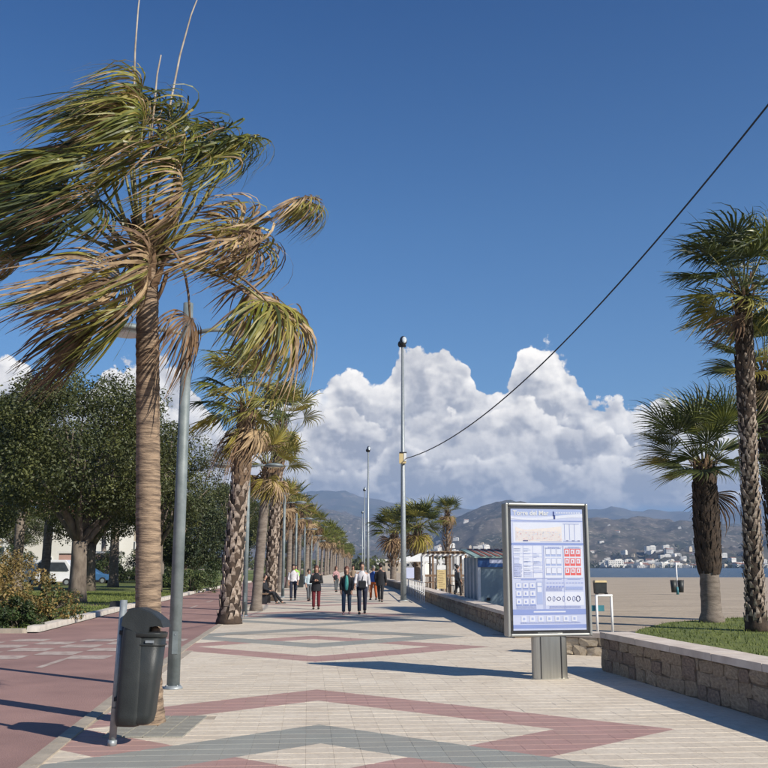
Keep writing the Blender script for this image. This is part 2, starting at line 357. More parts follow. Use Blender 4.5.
# sea
def sea():
    m = bpy.data.materials.new('sea_water'); m.use_nodes = True; nt = m.node_tree; b = nt.nodes['Principled BSDF']
    b.inputs['Roughness'].default_value = 0.25; b.inputs['IOR'].default_value = 1.33
    t = nt.nodes.new('ShaderNodeTexCoord'); n = noise(nt, t.outputs['Object'], 0.02, 5)
    nt.links.new(mixc(nt, n.lin(.35, .65), (0.002, 0.022, 0.042), (0.006, 0.036, 0.06)).s, b.inputs['Base Color'])
    bn = nt.nodes.new('ShaderNodeBump'); bn.inputs['Strength'].default_value = 1.0; bn.inputs['Distance'].default_value = 0.5
    nt.links.new(noise(nt, t.outputs['Object'], 0.6, 4).s, bn.inputs['Height']); nt.links.new(bn.outputs[0], b.inputs['Normal'])
    MAT['sea_water'] = m
    poly = [(60, 372), (90, 352), (200, 345), (600, 360), (1500, 300), (6000, 0), (9000, 1700), (2500, 1950), (1500, 2010), (900, 2050), (560, 2030), (400, 1900), (180, 1300), (90, 700)]
    q = MB(); q.add([(x, y, -2.49) for x, y in poly], [tuple(range(len(poly)))]); q.build('sea', 'sea_water', kind='structure')
    q = MB(); c = [(58, 373), (90, 353), (200, 346), (600, 361)]
    q.add([(x, y-2.0, -2.41) for x, y in c]+[(x, y+2.2, -2.44) for x, y in c], [(i, i+1, 5+i, 4+i) for i in range(3)]); q.build('surf_foam', 'white', kind='structure')
sea()
# ------------------------------------------------------------------ pavement with diamonds
def pave_mat(name, grid):
    m = bpy.data.materials.new(name); m.use_nodes = True; nt = m.node_tree; b = nt.nodes['Principled BSDF']; b.inputs['Roughness'].default_value = 0.75
    g = nt.nodes.new('ShaderNodeNewGeometry'); x, y, z = sep(nt, g.outputs['Position'])
    ax = (y-10.5)*(-0.078)-0.68
    def dia(yc, a=3.65, bb=3.2, w=0.34):
        q = (x-ax).abs()/a+(y-yc).abs()/bb
        return q.lt(1.0)*q.gt(1.0-w)
    def sy(cs):
        o = None
        for c in cs:
            d = dia(c); o = d if o is None else o.max(d)
        return o
    red = sy([10.25, 20.4, 33.4, 43.6, 56.6, 66.8]); gre = sy([7.35, 23.35, 30.5, 46.5, 53.7, 69.7])
    n1 = noise(nt, g.outputs['Position'], 1.1, 6, 0.65); n2 = noise(nt, g.outputs['Position'], 14, 3, 0.6)
    cream = mixc(nt, n1.lin(.3, .7), (0.60, 0.515, 0.40), (0.71, 0.63, 0.51))
    cream = mixc(nt, n2.lin(.45, .75)*0.35, cream, (0.34, 0.27, 0.20))
    redc = mixc(nt, n1.lin(.3, .7), (0.35, 0.205, 0.18), (0.43, 0.265, 0.235))
    grec = mixc(nt, n1.lin(.3, .7), (0.245, 0.25, 0.225), (0.315, 0.32, 0.285))
    c = mixc(nt, red, cream, redc); c = mixc(nt, gre, c, grec)
    ca, sa = math.cos(0.078), math.sin(0.078)
    yy = y*ca-x*sa; xx = x*ca+y*sa
    wn = nt.nodes.new('ShaderNodeTexWhiteNoise'); wn.noise_dimensions = '2D'; nt.links.new(comb(nt, (xx/0.25)._m('FLOOR'), (yy/0.25)._m('FLOOR')).s, wn.inputs['Vector'])
    c = mixc(nt, X(nt, wn.outputs[0])*0.16, c, (0.30, 0.235, 0.18))
    gv = (yy/0.0625)._m('FRACT'); c = mixc(nt, (gv-0.5).abs().gt(0.40)*0.10, c, (0.26, 0.20, 0.15))
    st_ = noise(nt, g.outputs['Position'], 0.8, 8, 0.75); c = mixc(nt, st_.lin(.56, .72)*0.30, c, (0.30, 0.225, 0.165))
    sp = noise(nt, g.outputs['Position'], 22, 2, 0.5); c = mixc(nt, sp.gt(.735)*0.55, c, (0.14, 0.11, 0.09))
    # wear: faint dirty patches
    wv = noise(nt, g.outputs['Position'], 0.28, 5, 0.6); c = mixc(nt, wv.lin(.52, .75)*0.28, c, (0.27, 0.22, 0.17))
    bn = nt.nodes.new('ShaderNodeBump'); bn.inputs['Strength'].default_value = 0.35; bn.inputs['Distance'].default_value = 0.01
    nt.links.new(noise(nt, g.outputs['Position'], 40, 4).s, bn.inputs['Height']); nt.links.new(bn.outputs[0], b.inputs['Normal'])
    if grid:
        def ln(v, p): 
            q = (v/p)._m('FRACT'); return (q-0.5).abs().gt(0.475)
        j = (ln(xx, 0.25)*.35).max(ln(yy, 0.25)); c = mixc(nt, j*0.25, c, (0.25, 0.20, 0.15))
    nt.links.new(c.s, b.inputs['Base Color']); MAT[name] = m
pave_mat('paving', False); pave_mat('paving_far', True)
TY = 24.0
def pavement():
    ys = [TY, 27, 31.6, 40, 48, 62, 85, 110, 132, 160, 180, 250, 380]
    vs, fs = strip([(lerp(y, EDGE)-0.0, y) for y in ys], [(lerp(y, WALL)+0.12, y) for y in ys], 0.005)
    m = MB(); m.add(vs, fs); pv = m.build('pavement', 'paving_far', kind='structure')
    ys = [-3, 0, 4, 8.36, 12.9, 17, 20.9, TY]
    bed = MB(); vs, fs = strip([(lerp(y, EDGE), y) for y in ys], [(7.5 if y < 18 else 5.4, y) for y in ys], 0.0); bed.add(vs, fs); bd = bed.build('paving_bed', 'bed_mortar', kind='structure')
    # tiles: rows follow the axis of the promenade
    p = 0.25; g = 0.016; ca, sa = math.cos(0.078), math.sin(0.078)
    tiles = []
    for j in range(int(6.6/p), int((TY+0.8)/p)):
        for i in range(-30, 40):
            xx, yy = (i+0.5)*p, (j+0.5)*p
            x = xx*ca-yy*sa; y = xx*sa+yy*ca
            if y < 6.8 or y > TY-0.1 or x < lerp(y, EDGE)+0.22 or x > (5.2 if y < 17.6 else 4.6): continue
            if -2.75 < x < -1.97 and 9.75 < y < 11.15: continue
            if abs(x) > 0.45*y: continue
            tiles.append((x, y))
    tiles.sort(key=lambda q: q[1])
    h = p/2-g/2; hb = h-0.003
    rot = Matrix.Rotation(0.078, 3, 'Z')
    def tile(m, x, y, dz=0.0, tx=0.0):
        hx = p/2; hbx = p/2-.0012
        vs = [rot @ Vector((sx*hx, sy*h, 0.0)) for sx, sy in ((-1, -1), (1, -1), (1, 1), (-1, 1))]+[rot @ Vector((sx*hbx, sy*hb, 0.004+dz+tx*sx)) for sx, sy in ((-1, -1), (1, -1), (1, 1), (-1, 1))]
        m.add([v+Vector((x, y, 0)) for v in vs], [(4, 5, 6, 7), (0, 1, 5, 4), (1, 2, 6, 5), (2, 3, 7, 6), (3, 0, 4, 7)])
    m = MB(); tile(m, 0, 0); me = m.mesh('paving_tile', 'paving')
    near = [t for t in tiles if 8.2 < t[1]][:300]; ns = set(near)
    for x, y in near:
        o = link('paving_tile', me, bd, loc=(x, y, random.uniform(-.0008, .0008)))
    m = MB()
    for x, y in tiles:
        if (x, y) not in ns: tile(m, x, y, random.uniform(-.0012, .0012), random.uniform(-.0006, .0006))
    m.build('paving_tiles_beyond', 'paving', bd, kind='stuff')
pavement()
# path edging stones and red path
def red_path():
    ys = [-3, 4, 8.36, 12.9, 20.9, 24.5]
    m = MB(); vs, fs = strip([(-30, y) for y in ys], [(lerp(y, EDGE), y) for y in ys], 0.0); m.add(vs, fs)
    ys = [24.5, 25, 31.6, 39, 48, 68, 85, 110, 132, 180, 380]; vs, fs = strip([(lerp(y, KERB)+.1, y) for y in ys], [(lerp(y, EDGE), y) for y in ys], 0.0); m.add(vs, fs)
    m.build('cycle_path', 'asphalt_red', kind='structure')
    e = thing('path_edging', (0, 0, 0), 'narrow pale stone edging strip between red cycle path and tiled promenade', 'edging')
    y = 7.4
    sl = MB(); sl.box((0, 0, 0), (0.15, 0.985, 0.03)); me = sl.mesh('edging_stone', 'edging'); k = 0
    while y < 60:
        x0, x1 = lerp(y, EDGE), lerp(y+1, EDGE); o = link('edging_stone', me, e, loc=((x0+x1)/2+.10, y+.5, 0.001)); o.rotation_euler.z = math.atan2(-(x1-x0), 1.0); y += 1.0; k += 1
    # white chequered crossing, laid as thin painted rectangles
    o = MB(); A = Vector(G(0, 662)[:2]); 
    base = Vector((-7.35, 17.7)); ux = Vector((1.0, 0.02)); uy = Vector((-0.05, 1.0))
    for r in range(6):
        for c in range(-4, 6):
            if (r+c) % 2: continue
            q = base+ux*(c*0.78)+uy*(r*0.82); 
            if q.x+0.7 > lerp(q.y, EDGE)-0.15 or q.x < -11.2: continue
            pts = [q, q+ux*0.74, q+ux*0.76+uy*0.74, q+uy*0.74]
            o.add([(w.x, w.y, 0.004) for w in pts], [(0, 1, 2, 3)])
    a, b = Vector(G(38, 668)[:2]), Vector(G(65, 659)[:2])
    o.add([(a.x-.06, a.y, .0045), (a.x+.06, a.y, .0045), (b.x+.06, b.y, .0045), (b.x-.06, b.y, .0045)], [(0, 1, 2, 3)])
    for y0 in range(27, 90, 6):
        xm = (lerp(y0, KERB)+lerp(y0, EDGE))/2+.1
        o.add([(xm-.06, y0, .004), (xm+.06, y0, .004), (xm-.1, y0+2.4, .004), (xm-.22, y0+2.4, .004)], [(0, 1, 2, 3)])
    o.build('crossing_markings', 'paint_road', kind='structure')
    # lawn of the park and white kerb
    ys = [24.5, 31.6, 39, 48, 68, 85, 110, 132, 180, 380]
    m = MB(); vs, fs = strip([(-90, y) for y in ys], [(lerp(y, KERB)-.3, y) for y in ys], 0.05); m.add(vs, fs); m.build('park_lawn', 'lawn', kind='structure')
    kb = MB(); kb.box((0, 0, 0.07), (0.34, 1.18, 0.15), taper=0.93); me = kb.mesh('kerb_stone', 'kerb')
    k = thing('stone_kerb', (0, 0, 0), 'white stone kerb between the park lawn and the red cycle path', 'kerb')
    y = 25.0
    while y < 100:
        x0, x1 = lerp(y, KERB), lerp(y+1.2, KERB); o = link('kerb_stone', me, k, loc=((x0+x1)/2-.16, y+.6, 0.0)); o.rotation_euler.z = math.atan2(-(x1-x0), 1.2); y += 1.2
    me2 = me.copy(); me2.materials[0] = MAT['edging']
    for i in range(9): o = link('kerb_stone', me2, k, loc=(-9.6-i*1.2, 24.6-(0.15*i), -0.04)); o.rotation_euler.z = R(90)
    a = MB(); a.box((0, 0, .13), (.42, .6, .26), taper=.85); a.box((0, 0, .27), (.3, .45, .03)); a.build('utility_box', 'dark', loc=(-10.15, 37.0, 0.06), label='small dark box sitting at the white kerb of the lawn', cat='box')
red_path()
# ------------------------------------------------------------------ stone walls
def stone_mesh(w, h, d, seed, mt):
    rnd = random.Random(seed); m = MB(); vs = []
    out = []
    n = 8
    for i in range(n):
        t = 2*math.pi*(i+rnd.uniform(-.2, .2))/n
        c, s = math.cos(t), math.sin(t); k = 1/max(abs(c), abs(s)); k = 1+(k-1)*0.98
        out.append((c*k*w/2, s*k*h/2))
    vs = [(x, 0, z) for x, z in out]+[(x*.93, -d*rnd.uniform(.3, 1.1), z*.93) for x, z in out]+[(rnd.uniform(-.1, .1)*w, -d*1.1, rnd.uniform(-.1, .1)*h)]
    fs = [(i, (i+1) % n, n+(i+1) % n, n+i) for i in range(n)]+[(n+i, n+(i+1) % n, 2*n) for i in range(n)]
    m.add(vs, fs); return m.mesh('stone', mt)
STONES = [stone_mesh(1, 1, 1, i, ('stone_a', 'stone_b', 'stone_c')[i % 3]) for i in range(12)]
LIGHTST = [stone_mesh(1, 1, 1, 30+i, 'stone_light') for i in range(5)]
def wall(path, h, width, label, limit=300, stones=STONES, cop_len=1.2, ymax=60, ends=True):
    w = thing('stone_wall', (path[0][0], path[0][1], 0), label, 'wall')
    o0 = Vector((path[0][0], path[0][1], 0)); cnt = 0
    core = MB(); n = len(path); pts = [Vector((x, y)) for x, y in path]
    dirs = [(pts[min(i+1, n-1)]-pts[max(i-1, 0)]).normalized() for i in range(n)]
    nor = [Vector((d.y, -d.x)) for d in dirs]      # towards +x when running +y
    for i in range(n-1):
        a, b = pts[i], pts[i+1]; na, nb = nor[i], nor[i+1]
        q = [a, b, b+nb*width, a+na*width]
        core.prism([(p.x-o0.x, p.y-o0.y) for p in reversed(q)], -0.1, h-0.09)
    core.build('core', 'mortar', w)
    rnd = random.Random(3)
    # faces: front
    def face(a, b, flip):
        nonlocal cnt
        L = (b-a).length; d = (b-a)/L; ang = math.atan2(d.y, d.x)
        rows = [0.0, 0.19, 0.36, h-0.09] if h > 0.45 else [0.0, (h-.09)*.55, h-.09]
        for r in range(len(rows)-1):
            s = 0.0
            while s < L-0.04:
                y = (a+d*s).y
                wd = min(rnd.uniform(0.22, 0.46), L-s)
                if y > ymax or cnt >= limit: s += wd; continue
                p = a+d*(s+wd/2)-o0.to_2d()
                hh = rows[r+1]-rows[r]
                ob = link('stone', rnd.choice(stones), w, loc=(p.x, p.y, rows[r]+hh/2+rnd.uniform(-.02, .02)))
                ob.scale = (wd*1.04, rnd.uniform(.018, .035), hh*1.05); ob.rotation_euler.y = rnd.uniform(-.1, .1); ob.rotation_euler.z = ang+(math.pi if flip else 0); s += wd; cnt += 1
    for i in range(n-1): face(pts[i], pts[i+1], True)
    if ends:
        face(pts[0], pts[0]+nor[0]*width, False)
        face(pts[-1], pts[-1]+nor[-1]*width, True)
    # coping slabs
    total = [0]
    for i in range(n-1): total.append(total[-1]+(pts[i+1]-pts[i]).length)
    s = 0.0; L = total[-1]
    def at(s):
        for i in range(n-1):
            if s <= total[i+1] or i == n-2:
                t = (s-total[i])/(total[i+1]-total[i]); return pts[i].lerp(pts[i+1], t), nor[i].lerp(nor[i+1], t).normalized()
    while s < L-.05:
        e = min(L, s+cop_len*(1 if s < 40 else 3)); (a, na), (b, nb) = at(s), at(e-.012)
        ex = 0.035; q = [a-na*ex, b-nb*ex, b+nb*(width+ex), a+na*(width+ex)]
        m = MB(); m.prism([(p.x-o0.x, p.y-o0.y) for p in reversed(q)], h-0.09+rnd.uniform(0, .003), h+rnd.uniform(-.003, .003)); m.build('coping_slab', 'coping', w); s = e
    return w
WA, WB = G(601.5, 632, .6), G(768, 664, .6)
dW = Vector((WB[0]-WA[0], WB[1]-WA[1])); pa = Vector(WA[:2])
near = [tuple(pa+dW*t) for t in (1.45, 1.0, 0.66, 0.33, 0.0)]
wall(near, 0.6, 0.42, 'rough brown stone wall with pale coping at the right, edging the lawn')
wall([(lerp(y, WALL), y) for y in (22.8, 26, 30, 35, 40, 48, 56, 62.8, 75, 85.8, 110, 132, 180, 300)], 0.55, 0.42, 'long low stone wall with pink coping running away behind the map sign', limit=220, ymax=48)
wall([(4.35, 18.1), (2.9, 19.0)], 0.42, 0.4, 'short low sunlit stone wall behind the foot of the map sign', stones=LIGHTST)
# right lawn
def lawn_right():
    m = MB(); a = pa+Vector((.4, 0)); b = Vector(WB[:2])+Vector((.4, 0)); e = b+dW*.45
    poly = [(e.x, e.y), (14, 5), (40, 8), (40, 31), (24, 32), (16, 31.2), (11, 30.0), (8, 27.5), (6.4, 24.5), (5.4, 21.6), (a.x+.15, a.y+1.2), (a.x, a.y)]
    n = len(poly); m.add([(x, y, 0.10) for x, y in poly]+[(x, y, -.1) for x, y in poly], [tuple(range(n))]+[(i, n+i, n+(i+1) % n, (i+1) % n) for i in range(n)]); m.build('beach_lawn', 'lawn', kind='structure')
    # grass blades
    N = 26000; px = np.random.uniform(4, 24, N); py = np.random.uniform(9, 31, N)
    def inside(x, y):
        c = np.zeros(len(x), bool); j = n-1
        for i in range(n):
            xi, yi = poly[i]; xj, yj = poly[j]
            c ^= ((yi > y) != (yj > y)) & (x < (xj-xi)*(y-yi)/(yj-yi+1e-9)+xi); j = i
        return c
    k = inside(px, py); px, py = px[k], py[k]; N = len(px)
    t = np.random.uniform(0, 6.28, N); h = np.random.uniform(.03, .075, N); w = .012
    V = np.zeros((N, 3, 3)); V[:, 0] = np.stack([px-np.cos(t)*w, py-np.sin(t)*w, np.full(N, .1)], 1); V[:, 1] = np.stack([px+np.cos(t)*w, py+np.sin(t)*w, np.full(N, .1)], 1)
    V[:, 2] = np.stack([px+np.random.uniform(-.04, .02, N), py+np.random.uniform(-.03, .03, N), .1+h], 1)
    link('lawn_grass', raw_mesh('lawn_grass', V, np.arange(N*3).reshape(-1, 3), 'grass'), kind='stuff')
    N = 30000; py = np.random.uniform(25.2, 60, N); px = -9.2-np.random.uniform(0, 14, N)-(py-25)*.09
    t = np.random.uniform(0, 6.28, N); h = np.random.uniform(.03, .10, N); w = .02
    V = np.zeros((N, 3, 3)); V[:, 0] = np.stack([px-np.cos(t)*w, py-np.sin(t)*w, np.full(N, .05)], 1); V[:, 1] = np.stack([px+np.cos(t)*w, py+np.sin(t)*w, np.full(N, .05)], 1)
    V[:, 2] = np.stack([px+np.random.uniform(-.04, .02, N), py+np.random.uniform(-.03, .03, N), .05+h], 1)
    link('park_grass', raw_mesh('park_grass', V, np.arange(N*3).reshape(-1, 3), 'grass'), kind='stuff')
    m = MB(); 
    for i in range(40):
        a = random.uniform(0, 6.28); r = random.uniform(0, 2.2); m.ell((-13.3+math.cos(a)*r, 42+math.sin(a)*r*1.2, .052), (random.uniform(.3, .9), random.uniform(.3, .9), .025), 8, 4)
    m.build('bare_soil', 'soil', kind='structure')
lawn_right()
# ------------------------------------------------------------------ palms
def frond_mesh(P0, d0, plen, blen, rnd, wind=(0, 0, 0), grav=0.6, nseg=34, fan=115, mat_b='frond_green', mat_p='petiole', E=None, D=None, bend=1.0, K=8, wfac=1.0, pet=True, side=None, thin=1.0, mixm=(0,)):
    """one fan leaf: a bent stalk and a pleated fan whose free tips hang and stream in the wind"""
    W = Vector(wind); pts = [Vector(P0)]; d = Vector(d0).normalized()
    if E is not None:
        E = Vector(E); c = pts[0]+d*(E-pts[0]).length*0.55
        for k in range(1, 8):
            t = k/7; pts.append(pts[0]*(1-t)**2+c*2*t*(1-t)+E*t*t)
        d = (pts[-1]-pts[-2]).normalized()
    else:
        for k in range(7):
            pts.append(pts[-1]+d*plen/7); d = (d+Vector((0, 0, -1))*grav*0.07+W*0.045).normalized()
    m1 = MB(); m1.tube(pts, [0.022*thin*(1-.06*k)*(1.6 if k == 0 else 1) for k in range(len(pts))], 5)
    if D is not None: d = Vector(D).normalized()
    s = d.cross(Vector((0, 0, 1))) if side is None else Vector(side)
    if s.length < .2: s = Vector((rnd.uniform(-1, 1), rnd.uniform(-1, 1), 0))
    s = (s-d*s.dot(d)).normalized(); tw = rnd.uniform(-.5, .5); n = s.cross(d).normalized(); s2 = s*math.cos(tw)+n*math.sin(tw); n = s2.cross(d).normalized(); s = s2
    mb = MB(); o = pts[-1]; dphi = 2*R(fan)/nseg
    for j in range(nseg):
        phi = -R(fan)+(j+.5)*dphi+rnd.uniform(-.25, .25)*dphi
        q = d*math.cos(phi)+s*math.sin(phi)+n*(0.12*abs(math.sin(phi))); q.normalize()
        L = blen*(0.62+0.38*math.cos(phi*.8))*rnd.uniform(.85, 1.12); st = L/K; p = o.copy(); vs = []
        flut = rnd.uniform(.7, 1.35); nz = Vector((rnd.uniform(-1, 1), rnd.uniform(-1, 1), rnd.uniform(-1, 1)))*(.10 if bend <= 1 else .26)
        ww = W*flut+Vector((0, 0, -1))*grav*rnd.uniform(.7, 1.3)+nz
        wv = q.cross(n).normalized(); sg = 1 if j % 2 else -1
        for k in range(K+1):
            t = k/K; r = max(t*L, .01)
            wd = min(r*dphi*.52, blen*.40*dphi*.52)*wfac
            if t > .42: wd *= max(0.06, 1-(t-.42)/.58)**.8
            side = wv-q*wv.dot(q); side = side.normalized() if side.length > .05 else s
            side = (side+n*0.55*sg).normalized()
            vs += [p-side*wd, p+side*wd]
            p = p+q*st
            f = max(0, (t-.12)) if bend <= 1 else min(1.0, .12+t*1.5)
            q = (q+ww*f*1.35*(st*5.5)*bend).normalized()
            if bend > 1: q = (q+Vector((rnd.uniform(-1, 1), rnd.uniform(-1, 1), rnd.uniform(-1, 1)))*.10).normalized()
        mb.add(vs, [(2*k, 2*k+1, 2*k+3, 2*k+2) for k in range(K)], rnd.choice(mixm), False)
    return m1, mb
def boots(path, rad, z0, z1, n, ln, wd, flare, rnd, m=None, jit=.3):
    m = m or MB(); 
    for i in range(n):
        t = z0+(z1-z0)*i/n; p, r = path(t), rad(t); a = i*2.39996+rnd.uniform(-.25, .25)
        o = Vector((math.cos(a), math.sin(a), 0)); s = Vector((-o.y, o.x, 0)); l = ln*rnd.uniform(1-jit, 1+jit); w = wd*rnd.uniform(.8, 1.2); f = flare*rnd.uniform(.4, 1.5)
        b = p+o*(r-.02)-Vector((0, 0, l*.4)); tip = p+o*(r+f)+Vector((0, 0, l*.6))+s*rnd.uniform(-.4, .4)*w; mid = p+o*(r+f*.35)+Vector((0, 0, l*.05))
        m.add([b-s*w*.5, b+s*w*.5, mid+s*w*.42+o*.006, mid-s*w*.42+o*.006, tip-s*w*.16, tip+s*w*.16, tip-s*w*.16-o*.03, tip+s*w*.16-o*.03, mid+o*.012+Vector((0, 0, 0))],
              [(0, 1, 8), (1, 2, 8), (0, 8, 3), (3, 8, 4), (8, 5, 4), (8, 2, 5), (4, 5, 7, 6), (5, 2, 7), (4, 6, 3)])
    return m
def trunk(path, rad, L, mt, name='trunk', n=22, rings=0.07, amp=0.035):
    K = int(L/rings)+1; m = MB(); pts = []; rr = []
    for k in range(K+1):
        t = k/K; pts.append(path(t)); rr.append(rad(t)*(1+amp*((k % 2)-.5)+random.uniform(-.4, .4)*amp))
    m.tube(pts, rr, n, smooth=True, jit=lambda k, i: 1+.05*mn.noise(Vector((i*.9, k*.23, 3.1)))); return m
GA = 2.39996
# hero palm -----------------------------------------------------------
def hero_palm():
    bx, by = -2.52, 10.62; O = Vector((bx, by, 0)); rnd = random.Random(11)
    top = Vector(P(147, 262, by)); root = thing('fan_palm', (bx, by, 0), 'tall wind-torn palm beside the dark litter bin, its fronds streaming left', 'palm tree', 'palms along the left edge of the promenade')
    T = top-O
    path = lambda t: Vector((T.x*(t**1.15), T.y*t, T.z*t-.03*(1-t)))
    rad = lambda t: 0.143-.018*t+.050*max(0, 1-t*9)
    trunk(path, rad, T.z, 'bark_ring', amp=.05, rings=.05).build('trunk', 'bark_ring', root)
    b = boots(path, rad, .93, 1.09, 46, .30, .11, .12, rnd); b.build('leaf_bases', 'frond_brown', root)
    cr = T+Vector((0, 0, .05)); 
    WI = (-1.0, -.05, -.30)
    # (petiole end u, v, depth offset, fan direction x, y, z, blade length, material)
    S = [(134, 106, -.2, .3, 0, 1, 1.25, 'y'), (118, 118, .1, -.5, 0, .9, 1.2, 'g'), (150, 118, .3, .4, .2, .8, 1.2, 'k'), (104, 122, -.2, -.8, -.1, .7, 1.2, 'g'), (128, 130, -.5, .1, -.5, .6, 1.15, 'o'),
         (192, 128, .2, .8, .3, .4, 1.1, 'g'), (88, 150, .2, -.9, .3, .2, 1.2, 'k'), (70, 160, -.2, -1, -.2, .2, 1.2, 'o'), 
         (150, 160, -.7, .5, -.7, .2, 1.2, 'o'), (178, 160, -.5, .8, -.4, .3, 1.1, 'g'), (205, 140, -.1, .9, -.2, .35, 1.0, 'k'), (226, 138, .1, 1, .2, .25, .95, 'g'), 
         (212, 158, -.4, .9, -.4, -.1, 1.0, 'o'), (50, 182, .1, -1, .2, -.1, 1.2, 'g'), (40, 200, -.3, -1, -.3, -.2, 1.2, 'k'), (62, 222, 0, -.9, .1, -.5, 1.05, 'k'),
         (50, 232, .3, -.9, .3, -.4, 1.0, 'k'), (100, 200, -.6, -.6, -.7, -.3, 1.1, 'k'), (110, 165, -.6, -.6, -.6, 0, 1.1, 'g'), (168, 126, -.2, .7, -.2, .5, 1.0, 'g'), (66, 190, -.4, -.9, -.4, -.2, 1.0, 'k'), (236, 140, .1, 1, -.1, .15, .85, 'g'), (176, 196, -.6, .5, -.8, -.1, 1.05, 'd'), (14, 262, 0, -.6, 0, -.8, .6, 'd'),
         (296, 200, .0, 1, 0, .25, .62, 'd'), (303, 203, .15, 1, .3, .0, .58, 'o'), (232, 232, -.2, 1, -.2, .1, .95, 'd'), (246, 240, .1, 1, .2, -.2, .92, 'd'), (216, 238, -.5, .8, -.5, 0, 1.0, 'd'),
         (148, 270, -.8, .2, -.9, -.2, 1.0, 'd'), (120, 278, -.7, -.4, -.7, -.2, 1.15, 'd'), (96, 284, -.4, -.8, -.4, -.3, 1.15, 'd'), 
         (112, 306, -.3, -.7, -.2, -.7, .95, 'o'), (128, 316, -.5, -.2, -.5, -.8, .95, 'o'), (96, 330, -.2, -.5, .2, -.8, .95, 'b'), (262, 300, .0, .8, -.2, -.2, 1.0, 'o'), (276, 312, -.1, .9, -.1, -.5, .95, 'd'), (250, 296, .2, .9, .3, -.1, .95, 'd'),
         (190, 318, -.35, .1, -.1, -1, .80, 'b'), (80, 325, .1, -.6, .3, -.7, .95, 'b'), (70, 175, .6, -.8, .6, .1, 1.15, 'k'), (142, 130, -.5, .2, -.5, .7, 1.2, 'g')]
    MIX = dict(g=['frond_green', 'frond_olive', 'frond_dark', 'frond_yellow'], o=['frond_olive', 'frond_green', 'frond_dark', 'frond_dead'], y=['frond_yellow', 'frond_olive', 'frond_green', 'frond_dead'], d=['frond_dead', 'frond_brown', 'frond_dead', 'frond_olive'], b=['frond_brown', 'frond_dead', 'bark_brown', 'frond_brown'], k=['frond_dark', 'frond_green', 'frond_dark', 'frond_brown'])
    MM = dict(g='frond_green', o='frond_olive', y='frond_yellow', d='frond_dead', b='frond_brown', k='frond_dark')
    for i, (u, v, dy, fx, fy, fz, bl, kd) in enumerate(S):
        E = Vector(P(u, v, by+dy*.9))-O
        dirn = (E-cr); d0 = Vector((dirn.x*.9, dirn.y, abs(dirn.z)*.5+.55*max(.3, 1-abs(dirn.z))))
        if v > 285: d0 = Vector((dirn.x, dirn.y, .15))
        w = WI
        if u > 245 and v > 290: w = (-.42, 0, -.62)
        if kd == 'b' or (v > 300 and u < 150): w = (-.75, 0, -.55) if u < 150 else (-.35, 0, -.8)
        if v < 140: w = (-1.0, -.05, -.52)
        elif v < 215: w = (-1.0, 0, -.42)
        if kd == 'd' and v > 225 and u < 245: w = (-1.0, 0, -.25)
        bl *= .9 if v < 215 else 1.05
        if u > 285 and v < 215: bl *= 1.3; w = (-1.0, 0, -.75)
        if u > 245 and v > 290: bl *= 1.15
        P0 = cr+Vector((rnd.uniform(-.06, .06), rnd.uniform(-.06, .06), rnd.uniform(-.2, .1)))
        m1, mb = frond_mesh(P0, d0, 1, bl*1.12, rnd, wind=w, grav=.12, nseg=56, fan=112, E=E, D=(fx, fy, fz), bend=1.35 if u < 245 or v < 250 else 1.15, K=10, mixm=(0, 0, 0, 0, 1, 2, 3), wfac=1.05, side=(0, .9, .5) if rnd.random() < .5 else (0, .5, .9))
        fr = mb.build('frond', MIX[kd], root)
        m1.build('petiole', 'petiole_dead' if kd in 'db' else 'petiole', fr)
        if kd in 'godk' and rnd.random() < .45:
            # torn dry threads mixed into the leaf
            m1, mb = frond_mesh(P0, d0, 1, bl*1.08, rnd, wind=w, grav=.2, nseg=26, fan=100, E=E, D=(fx, fy, fz), bend=1.5, K=9, wfac=.30)
            mb.build('torn_fibres', 'frond_dead' if kd != 'd' else 'frond_yellow', fr)
    for pts in ([(160, 170, 0), (170, 105, 0), (180, 55, 0), (191, 15, .1), (200, -8, .1)], [(142, 170, 0), (134, 92, 0), (135, 50, 0), (138, 10, 0), (140, -8, 0)], [(150, 150, -.1), (154, 108, -.1), (157, 75, -.1), (161, 55, -.1)]):
        m = MB(); q = [Vector(P(u, v, by+dy))-O for u, v, dy in pts]; m.tube(q, [.017*(1-.7*k/len(q)) for k in range(len(q))], 5); m.build('flower_stalk', 'stalk', root, label='long bare dried stalk sticking up above the crown')
    return root
hero = hero_palm()
